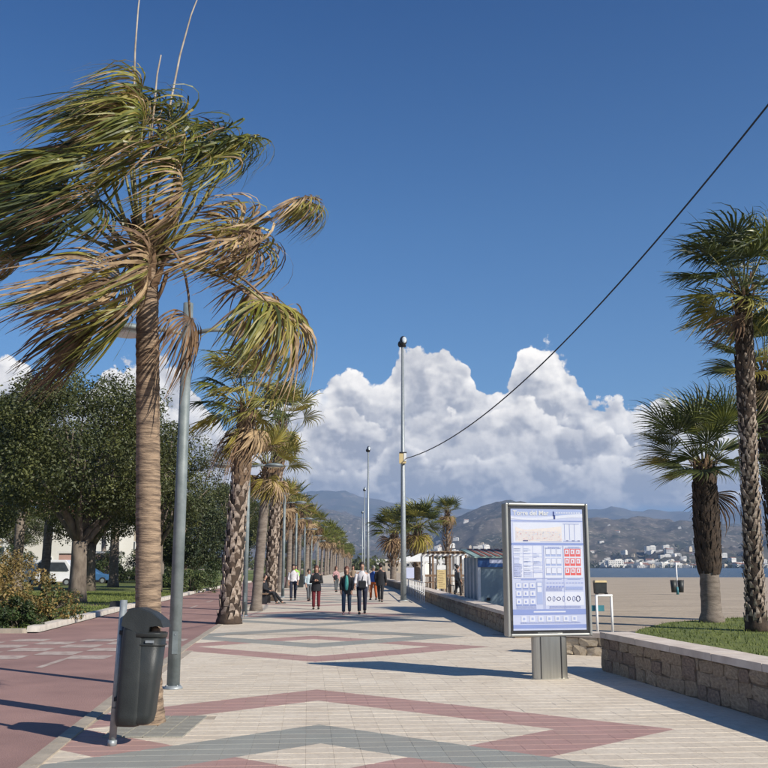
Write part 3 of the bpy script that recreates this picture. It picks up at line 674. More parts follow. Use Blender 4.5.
# generic palms -----------------------------------------------------------
def palm(name, base, crown, r0, r1, label, group, n=34, pl=1.0, bl=.95, wind=(-.45, 0, 0), seed=1, style='boot', green='frond_dark', dead=8, skirt=None, lod=0, boot_to=.95, pal=None, topz=.9, grav=.5, nseg=28, spread=118, bend=1.0, bfine=1.0):
    rnd = random.Random(seed); O = Vector(base); T = Vector(crown)-O
    root = thing(name, base, label, 'palm tree', group)
    path = lambda t: Vector((T.x*t**1.3, T.y*t, T.z*t-.05*(1-t)))
    rad = lambda t: r0+(r1-r0)*t+.35*r0*max(0, 1-t*12)
    trunk(path, rad, T.z, 'bark_grey', n=14, rings=.16 if not lod else .4, amp=.05).build('trunk', 'bark_grey' if style != 'boot' else 'bark_brown', root)
    if style == 'boot': boots(path, rad, .03, boot_to, int(T.z*26*bfine), .30/bfine**.6, .17/bfine**.6, .05, rnd).build('leaf_bases', 'bark_boot', root)
    if skirt:
        t0, t1, rs, mt, cnt, flare = skirt
        boots(path, lambda t: rad(t)+rs*math.sin(math.pi*min(1, max(.12, (t-t0)/(t1-t0)*.9+.1)))**.5-.03, t0, t1, cnt, .34, .13, flare, rnd).build('dead_leaf_skirt', mt, root)
    b = boots(path, lambda t: r1+.06, .95, 1.06, 26, .3, .1, .1, rnd); b.build('crown_stubs', 'frond_brown', root)
    crown_m = MB(); crown_d = MB()
    pal = pal or [green, green, 'frond_green', 'frond_olive']
    for i in range(n):
        a = i*GA; f = i/n
        e = R(82-spread*f**1.1) if i < n-dead else R(-35-rnd.uniform(0, 40))
        d0 = Vector((math.cos(a)*math.cos(e), math.sin(a)*math.cos(e), math.sin(e)))
        P0 = T+Vector((math.cos(a)*r1*.6, math.sin(a)*r1*.6, topz*.25*(1-f)))
        isd = i >= n-dead
        w = Vector(wind)*(1.2 if isd else .85)
        m1, mb = frond_mesh(P0, d0, pl*rnd.uniform(.75, 1.1)*(.6+.5*math.sin(math.pi*min(1, f*1.3+.15))), bl*rnd.uniform(.85, 1.1), rnd, wind=tuple(w), grav=grav*(1.6 if isd else 1), nseg=nseg if not lod else 13, fan=97, bend=bend, K=6 if not lod else 4, wfac=1.0 if not lod else 1.0)
        if lod:
            t = crown_d if isd else crown_m
            o = len(t.v); t.v += mb.v; t.f += [tuple(q+o for q in fc) for fc in mb.f]; t.m += mb.m; t.sm += mb.sm
        else:
            mt = rnd.choice(['frond_dead', 'frond_brown', 'frond_yellow']) if isd else (pal[i % len(pal)] if f < .72 else rnd.choice(['frond_olive', 'frond_yellow', green]))
            fr = mb.build('frond', mt, root); m1.build('petiole', 'petiole_dead' if isd else 'petiole', fr)
    if lod: crown_m.build('crown', green if lod == 1 else 'frond_olive', root); crown_d.build('dead_fronds', 'frond_dead', root)
    return root
LG = 'palms along the left edge of the promenade'
def at_depth(u, v, d): return P(u, v, d)
b2 = G(229, 624); c2 = P(247, 412, b2[1])
palm('fan_palm', b2, c2, .30, .20, 'thick palm with shaggy criss-cross bark beside the red path, second from the camera', LG, 30, 1.25, 1.15, (-.6, 0, 0), 5, 'boot', 'frond_green', 4, (.66, .99, .07, 'skirt', 190, .05), pal=['frond_green', 'frond_dark', 'frond_olive', 'frond_yellow'], boot_to=.8, bend=1.01)
def skirt_hang(root, z0, z1, r, cx, cy, n, seed, mt='frond_brown', off=(-.3, 0)):
    rnd = random.Random(seed); m = MB()
    for i in range(n):
        a = rnd.uniform(0, 6.28); l = rnd.uniform(.4, 1.0)*(z1-z0); p = Vector((cx+math.cos(a)*r*.5, cy+math.sin(a)*r*.5, z1-rnd.uniform(0, .3)*(z1-z0))); q = Vector((math.cos(a)*.4+off[0], math.sin(a)*.4+off[1], -.5)).normalized(); w = Vector((-math.sin(a), math.cos(a), 0))*.016; vs = []
        for k in range(6):
            vs += [p-w*(1-k/6), p+w*(1-k/6)]; p = p+q*l/5; q = (q+Vector((off[0]*.1, off[1]*.1, -.45))+Vector((rnd.uniform(-.1, .1), rnd.uniform(-.1, .1), 0))).normalized()
        m.add(vs, [(2*k, 2*k+1, 2*k+3, 2*k+2) for k in range(5)])
    return m.build('hanging_dead_leaves', mt, root)
for o in [q for q in COL.objects if q.name == 'fan_palm.001']: skirt_hang(o, 4.0, 5.9, .35, .25, 0, 170, 3, off=(-.55, 0))
b3 = G(256, 611); palm('fan_palm', b3, P(268, 470, b3[1]), .20, .17, 'slender palm right behind the shaggy one, where a man sits', LG, 34, 1.0, 1.0, (-.5, 0, 0), 6, 'ring', 'frond_green', 12, (.86, .98, .08, 'skirt', 40, .1), nseg=24, pal=['frond_green', 'frond_olive', 'frond_yellow', 'frond_dead'])
b4 = G(270, 601); palm('fan_palm', b4, P(281, 425, b4[1]), .30, .20, 'taller shaggy-barked palm beyond the seated man with yellowing crown', LG, 38, 1.25, 1.2, (-.5, 0, 0), 8, 'boot', 'frond_green', 14, (.7, .98, .12, 'skirt', 90, .1), nseg=24, pal=['frond_green', 'frond_olive', 'frond_yellow', 'frond_dark'])
# variants for the rest of the row
protoA = palm('fan_palm', (lerp(62, PROW), 62, 0), (lerp(62, PROW)+.2, 62, 5.6), .22, .17, 'brownish palm in the left row, fifth from the camera', LG, 26, .95, 1.05, (-.45, 0, 0), 21, 'ring', 'frond_green', 13, (.6, .98, .22, 'skirt', 90, .12), nseg=18, pal=['frond_green', 'frond_olive', 'frond_yellow', 'frond_dead'])
protoB = palm('fan_palm', (lerp(74, PROW), 74, 0), (lerp(74, PROW)+.1, 74, 6.4), .22, .17, 'green topped palm in the left row, sixth from the camera', LG, 26, .95, 1.05, (-.45, 0, 0), 22, 'ring', 'frond_green', 7, (.7, .98, .16, 'skirt', 70, .12), nseg=18, pal=['frond_green', 'frond_dark', 'frond_olive', 'frond_green'])
ords = ['seventh', 'eighth', 'ninth', 'tenth', 'eleventh', 'twelfth']
farA = palm('fan_palm', (lerp(160, PROW), 160, 0), (lerp(160, PROW)+.2, 160, 6.0), .24, .18, 'small distant palm far down the left row, merging with its neighbours', 'distant palms of the left row', 30, 1.1, 1.2, (-.4, 0, 0), 31, 'ring', 'frond_green', 7, lod=1, skirt=(.7, .98, .15, 'skirt', 30, .1))
rr = random.Random(4)
for k, y in enumerate((86, 97, 108, 119, 130, 143)):
    copy_tree((protoA, protoB)[k % 2], (lerp(y, PROW)+rr.uniform(-.2, .2), y, 0), rr.uniform(-.35, .35), 'palm of the left row, %s from the camera' % ords[k], LG, rr.uniform(1.0, 1.25))
for k in range(18):
    y = 171+k*11; copy_tree(farA, (lerp(y, PROW)+rr.uniform(-.2, .2), y, 0), rr.uniform(-.35, .35), None, None, rr.uniform(.85, 1.35))
# right palms
RG = 'palms on the beach lawn at the right'
ba = Vector(G(712, 622, .1)); palm('beach_palm', tuple(ba), P(704, 468, ba.y), .28, .25, 'stout palm with dark bulging skirt above a smooth grey foot, left of the lawn palms', RG, 30, 1.22, 1.28, (-.40, 0, -.1), 41, 'ring', 'frond_dark', 1, (.34, 1.0, .10, 'bark_brown', 560, .05), nseg=34, pal=['frond_dark', 'frond_dark', 'frond_green', 'frond_dark'], grav=.22, spread=98)
bb = Vector(G(757, 631, .1)); palm('beach_palm', tuple(bb), P(743, 298, bb.y), .22, .17, 'tall slim palm rising highest at the right edge of the lawn', RG, 34, 1.25, 1.25, (-.40, 0, -.10), 42, 'boot', 'frond_dark', 1, (.62, .99, .05, 'bark_brown', 240, .04), nseg=34, pal=['frond_dark', 'frond_dark', 'frond_green', 'frond_dark'], grav=.22, bend=1.01, bfine=2.2)
bc = (bb.x+3.5, bb.y+6.5, .1); palm('beach_palm', bc, (bc[0]-.25, bc[1], P(768, 372, bc[1])[2]), .30, .26, 'palm half cut off by the right edge, behind the tall slim one', RG, 25, 1.2, 1.2, (-.5, 0, -.1), 43, 'ring', 'frond_dark', 3, (.2, .98, .14, 'bark_brown', 420, .08), nseg=28, grav=.35)
# palms by the beach bar
BG = 'palms by the beach bar'
def bpalm(u, vb, vc, d, label, seed, n=34, pl=1.2, bl=1.25, r=.3, dead=12, gb=-.5):
    x = P(u, vb, d)[0]; c = P(u, vc, d); palm('beach_palm', (x, d, gb), (x+.1, d, c[2]), r, r*.8, label, BG, n, pl, bl, (-.25, 0, 0), seed, 'ring', 'frond_dark', dead, (.45, .98, .3, 'skirt', 120, .12), nseg=20, pal=['frond_dark', 'frond_green', 'frond_dark', 'frond_olive'], grav=.5)
bpalm(393, 575, 534, 84, 'left of two bushy palms standing behind the tall lamp pole', 51, 38, 1.3, 1.5)
bpalm(417, 575, 530, 76, 'right of two bushy palms just right of the tall lamp pole', 52, 42, 1.3, 1.5)
bpalm(447, 575, 514, 84, 'slim palm with round head standing alone above the beach bar', 53, 34, .8, .95, .16, 14)
# ------------------------------------------------------------------ broadleaf trees
def leaf_cloud(centres, radii, per, size, seed, flat=.75):
    g = np.random.default_rng(seed); C = np.asarray(centres); Rr = np.asarray(radii)
    idx = np.repeat(np.arange(len(C)), per); N = len(idx)
    v = g.normal(size=(N, 3)); v /= np.linalg.norm(v, axis=1)[:, None]; r = g.uniform(.35, 1.0, N)**.6
    p = C[idx]+v*r[:, None]*Rr[idx][:, None]*np.array([1, 1, flat])
    a = g.normal(size=(N, 3))*.6+v*.5+np.array([0, 0, .5]); a /= np.linalg.norm(a, axis=1)[:, None]
    t = np.cross(a, g.normal(size=(N, 3))); t /= np.linalg.norm(t, axis=1)[:, None]+1e-9; b = np.cross(a, t)
    s = size*g.uniform(.6, 1.3, N)[:, None]
    V = np.stack([p-t*s*.9, p-b*s*.45, p+t*s*.9, p+b*s*.45], 1)
    return V.reshape(-1, 3), np.arange(N*4).reshape(-1, 4), g.uniform(size=N)
def tree(name, base, h, crown_r, label, seed, cz=.62, ch=.42, nclump=60, per=260, size=.10, leaf=('leaf_tree', 'leaf_tree_light'), tr=.28, fork=.28, group='broad trees of the park', bark='bark_tree', cat='tree', lean=0.0, limbs=14):
    rnd = random.Random(seed); root = thing(name, base, label, cat, group)
    cs = []; rs = []
    for i in range(nclump):
        a = rnd.uniform(0, 6.28); q = rnd.uniform(.35, 1)**.5; zz = rnd.uniform(-1, 1); k = math.sqrt(max(0, 1-zz*zz*.85))
        cs.append((math.cos(a)*crown_r*q*k*.86+lean, math.sin(a)*crown_r*q*k*.86, h*cz+zz*h*ch*.8)); rs.append(crown_r*rnd.uniform(.16, .30))
    V, Fq, u = leaf_cloud(cs, rs, per, size, seed)
    link('crown', raw_mesh('crown', V, Fq, list(leaf), mi=((u*.45+np.repeat(np.random.default_rng(seed).uniform(size=len(cs)), per)*.55) > .52).astype(int)), root)
    m = MB(); fz = h*fork; pts = [Vector((0, 0, -.1)), Vector((.02, 0, fz*.3)), Vector((lean*.15, .03, fz*.7)), Vector((lean*.25, 0, fz))]
    m.tube(pts, [tr*1.35, tr*1.02, tr*.92, tr*.95], 12, jit=lambda k, i: 1+.08*math.sin(i*2.1+k)); m.build('trunk', bark, root)
    m = MB()
    for i in range(limbs):
        c = Vector(cs[rnd.randrange(len(cs))]); p0 = pts[-1]-Vector((0, 0, rnd.uniform(0, .12)*h*fork)); q = p0.lerp(c, .45)+Vector((rnd.uniform(-.4, .4), rnd.uniform(-.4, .4), .25)); r = tr*rnd.uniform(.35, .6)
        m.tube([p0, p0.lerp(q, .5)+Vector((0, 0, .1)), q, c], [r, r*.8, r*.55, r*.2], 7)
        for s in range(2):
            c3 = Vector(cs[rnd.randrange(len(cs))]); 
            if (c3-c).length < crown_r*.9: m.tube([q, q.lerp(c3, .5), c3], [r*.4, r*.28, r*.1], 5)
    m.build('limbs', bark, root); return root
t1 = tree('broad_tree', G(76, 604), 10.2, 5.0, 'big dark spreading tree on the lawn left of the leaning palm', 61, cz=.69, ch=.35, nclump=150, per=430, size=.085, tr=.36, fork=.27)
t2 = tree('broad_tree', (-23, 53, 0), 11.2, 5.2, 'dark tree at the far left edge behind the autumn bush', 62, cz=.66, ch=.38, nclump=100, per=400, size=.10, tr=.4)
t3 = tree('broad_tree', (-14.5, 62, 0), 11.2, 4.2, 'feathery tree behind the leaning lamp post', 63, cz=.66, ch=.36, nclump=74, per=400, size=.09, tr=.28)
copy_tree(t2, (-19.5, 64, 0), 1.9, 'tree between the big spreading tree and the lamp post, deeper in the park')
copy_tree(t1, (-31, 72, 0), 2.6, 'tree deep in the park behind the dark tree at the left edge')
for k, (x, y, s, lb) in enumerate(((-21, 95, 1.0, 'first of the far park trees beyond the clipped round tree'), (-20, 125, 1.1, 'second of the far park trees beyond the clipped round tree'), (-24, 160, 1.2, 'third of the far park trees beyond the clipped round tree'), (-22, 210, 1.3, 'farthest park tree seen between the promenade palms'), (-42, 110, 1.0, 'far tree deep in the park at the left'))):
    copy_tree((t3, t2)[k % 2], (x, y, 0), k*1.3, lb, None, s)
bt = (-14.8, 72, 0); tree('clipped_tree', bt, 7.6, 3.1, 'dense round clipped tree beyond the cycle path', 71, cz=.58, ch=.42, nclump=110, per=220, size=.10, leaf=('leaf_ball', 'leaf_tree'), tr=.2, fork=.2, group='clipped trees')
tree('clipped_tree', (-16.5, 100, 0), 7.0, 3.2, 'smaller clipped tree behind the round one', 72, cz=.55, ch=.42, nclump=80, per=150, size=.12, leaf=('leaf_ball', 'leaf_tree'), tr=.2, fork=.2, group='clipped trees')
# park palms: trunks seen under the canopy
PK = 'palms inside the park'
def ppalm(u, vb, utop, vt, r, label, seed):
    b = G(u, vb); c = P(utop, vt, b[1]); palm('park_palm', b, c, r, r*.8, label, PK, 20, .9, 1.0, (-.3, 0, 0), seed, 'ring', 'frond_dark', 6, lod=1)
ppalm(113, 588, 117, 470, .36, 'park palm trunk standing right of the big spreading tree', 81)
ppalm(159, 586, 167, 470, .34, 'park palm trunk between the leaning palm and the grey lamp post', 82)
ppalm(44, 590, 52, 480, .33, 'leaning park palm trunk left of the big spreading tree', 83)
ppalm(16, 592, 23, 470, .33, 'park palm trunk at the left edge above the autumn bush', 84)
ppalm(103, 582, 104, 480, .26, 'thin dark park palm trunk just left of a thicker one', 85)
# shrubs
def shrub(name, base, r, h, label, seed, leaf, n=40, per=120, size=.05, group='shrubs of the park'):
    rnd = random.Random(seed); root = thing(name, base, label, 'shrub', group); cs = []; rs = []
    for i in range(n):
        a = rnd.uniform(0, 6.28); q = rnd.uniform(0, 1)**.5; cs.append((math.cos(a)*q*r, math.sin(a)*q*r, rnd.uniform(.12, 1)*h*(1-.45*q))); rs.append(r*rnd.uniform(.14, .26))
    V, Fq, u = leaf_cloud(cs, rs, per, size, seed, .9); link('foliage', raw_mesh('foliage', V, Fq, list(leaf), mi=(u > .6).astype(int)), root)
    m = MB()
    for c in cs[:22]: m.tube([(rnd.uniform(-.1, .1), rnd.uniform(-.1, .1), -.05), (c[0]*.4, c[1]*.4, c[2]*.55), c], [.025, .018, .006], 5)
    m.build('stems', 'bark_tree', root); return root
shrub('autumn_bush', (-11.1, 27.2, 0), 1.5, 2.7, 'large straggly bush with yellow and rusty leaves at the left edge', 91, ('leaf_autumn', 'leaf_autumn'), 75, 120, .05)
shrub('autumn_bush', (-9.9, 28.6, 0), 1.0, 1.5, 'smaller yellowing bush right of the tall straggly one', 92, ('leaf_autumn', 'leaf_shrub'), 34, 110, .05)
shrub('green_shrub', (-9.75, 26.0, 0), 0.75, .85, 'low glossy green shrub by the end of the white kerb', 93, ('leaf_shrub', 'leaf_tree'), 34, 160, .045)
shrub('green_shrub', (-10.9, 25.6, 0), 0.7, .7, 'low green shrub at the left edge below the autumn bush', 94, ('leaf_shrub', 'leaf_tree'), 30, 150, .045)
shrub('pale_shrub', (-11.9, 60, 0), 1.5, 1.9, 'pale green shrub beside the kerb below the round clipped tree', 95, ('leaf_pale', 'leaf_shrub'), 40, 120, .08)
shrub('pale_shrub', (-13.6, 66, 0), 1.5, 1.6, 'second pale shrub just behind the one by the kerb', 96, ('leaf_pale', 'leaf_shrub'), 36, 110, .08)
shrub('green_shrub', (-16.9, 74, 0), 1.1, 1.0, 'dark green shrub under the round clipped tree', 97, ('leaf_shrub', 'leaf_tree'), 30, 110, .07)
for k, (x, y) in enumerate(((-27, 108), (-32, 104), (-38, 106), (-19.5, 98), (-45, 110))):
    shrub('park_hedge', (x, y, 0), 2.4, 1.7, ('first', 'second', 'third', 'fourth', 'fifth')[k]+' bush from the right cycle-path side along the back of the lawn' if k else 'bush at the back of the lawn near the big tree trunk', 98+k, ('leaf_shrub', 'leaf_tree'), 36, 110, .10)
for k, (x, y, lb) in enumerate(((-21.5, 92, 'tall dark bush closing the back of the lawn, right of the big trunk'), (-26.5, 96, 'tall dark bush closing the back of the lawn, behind the big trunk'), (-35.5, 92, 'tall dark bush closing the back of the lawn, left of the big trunk'), (-41, 96, 'tall dark bush closing the back of the lawn at the far left'), (-17.6, 88, 'tall dark bush just left of the round clipped tree'))):
    shrub('tall_bush', (x, y, 0), 2.6, 4.6, lb, 140+k, ('leaf_tree', 'leaf_shrub'), 46, 150, .10)
# ------------------------------------------------------------------ lamps
LMP = 'twin-armed lamps of the left row'
def street_lamp(x, y, label):
    root = thing('street_lamp', (x, y, 0), label, 'street lamp', LMP)
    m = MB(); m.tube([(0, 0, 0), (0, 0, 5.45)], [.088, .072], 18); m.build('post', 'post_grey', root)
    m = MB(); m.tube([(0, 0, 0), (0, 0, .02), (0, 0, .05)], [.13, .13, .1], 18); m.build('base_plate', 'galvanised', root)
    m = MB(); m.box((.02, -.083, .62), (.075, .012, .30)); h_ = m.build('access_hatch', 'post_grey', root); m = MB(); m.tube([(.02, -.088, .73), (.02, -.096, .73)], .01, 8); m.build('bolt', 'galvanised', h_)
    for q_ in range(4): m = MB(); m.tube([(.1*math.cos(q_*1.57+.78), .1*math.sin(q_*1.57+.78), .03), (.1*math.cos(q_*1.57+.78), .1*math.sin(q_*1.57+.78), .06)], .012, 6); m.build('bolt', 'galvanised', root)
    for s, zz in ((1, 5.02), (-1, 5.02)):
        m = MB(); m.tube([(0, 0, zz-.04), (s*.35, 0, zz+.03), (s*.62, 0, zz+.03)], .032, 8); a = m.build('arm', 'post_grey', root)
        m = MB(); n = 18
        m.tube([(s*.88, 0, zz+.10), (s*.88, 0, zz+.07), (s*.88, 0, zz+.02), (s*.88, 0, zz-.02)], [.12, .27, .33, .31], n); m.build('lamp_head', 'post_grey', a)
        m = MB(); m.tube([(s*.88, 0, zz-.02), (s*.88, 0, zz-.055)], [.25, .2], n); m.build('lens', 'glass_lamp', a)
    return root
lx, ly, _ = G(173, 689)
sl = street_lamp(lx, ly, 'grey twin-armed lamp post beside the leaning palm, nearest the camera')
for k, (y, lb) in enumerate(((32.6, 'twin-armed lamp post hidden behind the shaggy palm'), (52, 'third twin-armed lamp post from the camera'), (70, 'fourth twin-armed lamp post from the camera'), (90, 'fifth twin-armed lamp post from the camera'), (110, 'sixth twin-armed lamp post from the camera'), (132, 'seventh twin-armed lamp post from the camera'))):
    x = P(246, 560, 32.6)[0] if k == 0 else lerp(y, PROW)+.7
    copy_tree(sl, (x, y, 0), 0, lb)
def tall_lamp(x, y, label, box=False):
    root = thing('tall_lamp', (x, y, 0), label, 'floodlight pole', 'tall floodlight poles along the wall')
    m = MB(); m.tube([(0, 0, 0), (0, 0, 3), (0, 0, 12.5)], [.15, .13, .07], 14); m.build('pole', 'galvanised', root)
    m = MB(); m.tube([(0, 0, 0), (0, 0, .05)], .28, 12); m.build('base_plate', 'galvanised', root)
    m = MB(); m.box((0, 0, 12.55), (.34, .12, .10)); m.build('bracket', 'black_metal', root)
    rot = Matrix.Rotation(R(-38), 3, 'X')
    h = MB(); h.ell((.04, -.05, 12.82), (.19, .17, .33), 14, 9, rot=rot); hd = h.build('lamp_head', 'black_metal', root)
    g = MB(); g.ell((.08, -.17, 12.84), (.13, .09, .24), 12, 7, rot=rot); g.build('lens', 'glass_lamp', hd)
    h = MB(); h.ell((-.14, .05, 12.66), (.10, .12, .16), 10, 7); h.build('lamp_head', 'black_metal', root)
    if box:
        m = MB(); m.box((-.02, -.16, 6.85), (.34, .14, .5)); b = m.build('junction_box', 'yellow_board', root); m = MB(); m.box((.1, -.24, 6.9), (.12, .02, .4)); m.build('white_strip', 'white', b); m = MB(); m.box((0, -.1, 7.13), (.36, .3, .06)); m.build('box_lid', 'dark', b)
    return root
tx, ty, _ = G(403.5, 601); tall_lamp(tx, ty, 'tall floodlight pole with cable and small box, nearest of the poles by the wall', True)
for u, vt, lb in ((368.3, 449, 'second tall floodlight pole, left of the nearest one'), (364.6, 489, 'third tall floodlight pole, just left of the second'), (362.5, 512, 'fourth and farthest floodlight pole down the promenade')):
    d = (12.8-EYE)/ (P(u, vt, 1)[2]-EYE); tall_lamp(P(u, vt, d)[0], d, lb)
# cable
def cable():
    a = Vector((tx+.1, ty, 6.85)); b = Vector(P(768, 105, 17.0)); m = MB(); pts = []
    d = b-a
    for k in range(41):
        t = k/40*1.25; p = a+d*t; p.z -= 4*SAG*t*(1-t); pts.append(p)
    m.tube(pts, .022, 6); m.build('overhead_cable', 'cable', label='single dark cable sagging from the tall pole up across the sky to the right', cat='cable')
SAG = 1.25
cable()
# ------------------------------------------------------------------ bin with bollard
def litter_bin():
    b0 = Vector(G(112, 746)); bt = Vector(P(124, 600, b0.y+.05)); root = thing('litter_bin', tuple(b0), 'dark grey hooded litter bin hung on a leaning galvanised post', 'litter bin')
    ax = (bt-b0); L = ax.length; q = ax.normalized(); rot = Vector((0, 0, 1)).rotation_difference(q).to_matrix()
    def tr(m): m.v = [tuple(rot @ Vector((v[0]*.80, v[1], v[2]*.935))) for v in m.v]; return m
    m = MB(); m.tube([(0, 0, -.02), (0, 0, L/.935)], .042, 16); tr(m).build('post', 'galvanised', root)
    m = MB(); m.tube([(0, 0, 0), (0, 0, .06)], .052, 16); m.tube([(0, 0, .36), (0, 0, .375)], .042, 16); tr(m).build('post_collar', 'galvanised', root)
    # rear shell: side outline (along +x from the post), extruded in y with rounded edges
    def loft(secs, mname, name, par, n=4):
        # secs: list of (z, x0, x1, half depth)
        mm = MB(); vs = []; N = 24
        for z, x0, x1, hy in secs:
            cx, hx = (x0+x1)/2, (x1-x0)/2
            for i in range(N):
                t = 2*math.pi*i/N; c, s = math.cos(t), math.sin(t); e = .55
                vs.append((cx+hx*math.copysign(abs(c)**e, c), hy*math.copysign(abs(s)**e, s), z))
        K = len(secs); mm.add(vs, [(k*N+i, k*N+(i+1) % N, (k+1)*N+(i+1) % N, (k+1)*N+i) for k in range(K-1) for i in range(N)], 0, True)
        mm.f.append(tuple(reversed(range(N)))); mm.f.append(tuple((K-1)*N+i for i in range(N))); mm.m += [0, 0]; mm.sm += [False, False]
        return tr(mm).build(name, mname, par)
    sh = loft([(.20, .05, .30, .13), (.22, .045, .34, .16), (.30, .04, .36, .175), (.8, .04, .37, .175), (1.1, .045, .37, .175), (1.26, .06, .35, .165), (1.32, .10, .31, .12)], 'bin_grey', 'shell', root)
    loft([(.22, .18, .42, .12), (.24, .16, .45, .15), (.32, .15, .47, .16), (.7, .15, .50, .165), (1.07, .15, .525, .17)], 'bin_grey', 'bucket', root)
    loft([(1.06, .13, .535, .178), (1.10, .13, .54, .18), (1.105, .13, .54, .18)], 'bin_grey', 'bucket_rim', root)
    loft([(.98, .14, .535, .174), (.995, .14, .535, .174)], 'bin_grey', 'bucket_band', root)
    m = MB(); hood = [(.05, 1.17), (.06, 1.26), (.12, 1.335), (.24, 1.355), (.40, 1.305), (.51, 1.235), (.545, 1.16), (.47, 1.175), (.385, 1.165), (.355, 1.06)]
    n = len(hood); hy = .175
    vs = []
    for y, k in ((-hy, .94), (-hy*.85, 1), (hy*.85, 1), (hy, .94)):
        vs += [(x, y, 1.15+(z-1.15)*k) for x, z in hood]
    m.add(vs, [(r*n+i, r*n+(i+1) % n, (r+1)*n+(i+1) % n, (r+1)*n+i) for r in range(3) for i in range(n)]+[tuple(range(n)), tuple(3*n+i for i in reversed(range(n)))], 0, False)
    tr(m).build('hood', 'bin_grey', root)
    m = MB(); m.box((.35, 0, 1.09), (.3, .28, .05)); m.ell((.42, -.05, 1.12), (.06, .05, .05), 8, 6, m=1); tr(m).build('rubbish', ['dark', 'wood'], root)
    m = MB(); m.box((.40, -.178, 1.02), (.10, .012, .025)); tr(m).build('latch', 'galvanised', root)
    for z in (.45, 1.1):
        m = MB(); m.box((.03, 0, z), (.07, .11, .04)); tr(m).build('clamp', 'dark', root)
litter_bin()
# palm pit: greyer tiles around the trunk
m = MB(); m.add([(-2.76, 9.72, .004), (-1.96, 9.78, .004), (-2.02, 11.12, .004), (-2.80, 11.1, .004)], [(0, 1, 2, 3)]); m.build('palm_pit', 'soil', kind='structure')
pit = thing('pit_cover', (0, 0, 0), 'grey paved surround at the foot of the wind-torn palm', 'tree surround')
for j in range(6):
    for i in range(4):
        x, y = -2.66+i*.2, 9.86+j*.22
        if (x+2.52)**2+(y-10.62)**2 < .05: continue
        q = MB() if (i, j) == (0, 0) else None
        if q: q.box((0, 0, 0), (.19, .21, .02), taper=.95); pme = q.mesh('paving_slab', 'edging2' if 'edging2' in MAT else 'post_grey')
        link('paving_slab', pme, pit, loc=(x, y, .007))
mat('pit_grey', (0.30, 0.29, 0.245), (0.22, 0.21, 0.18), 4, .9, .4, 30); pme.materials[0] = MAT['pit_grey']
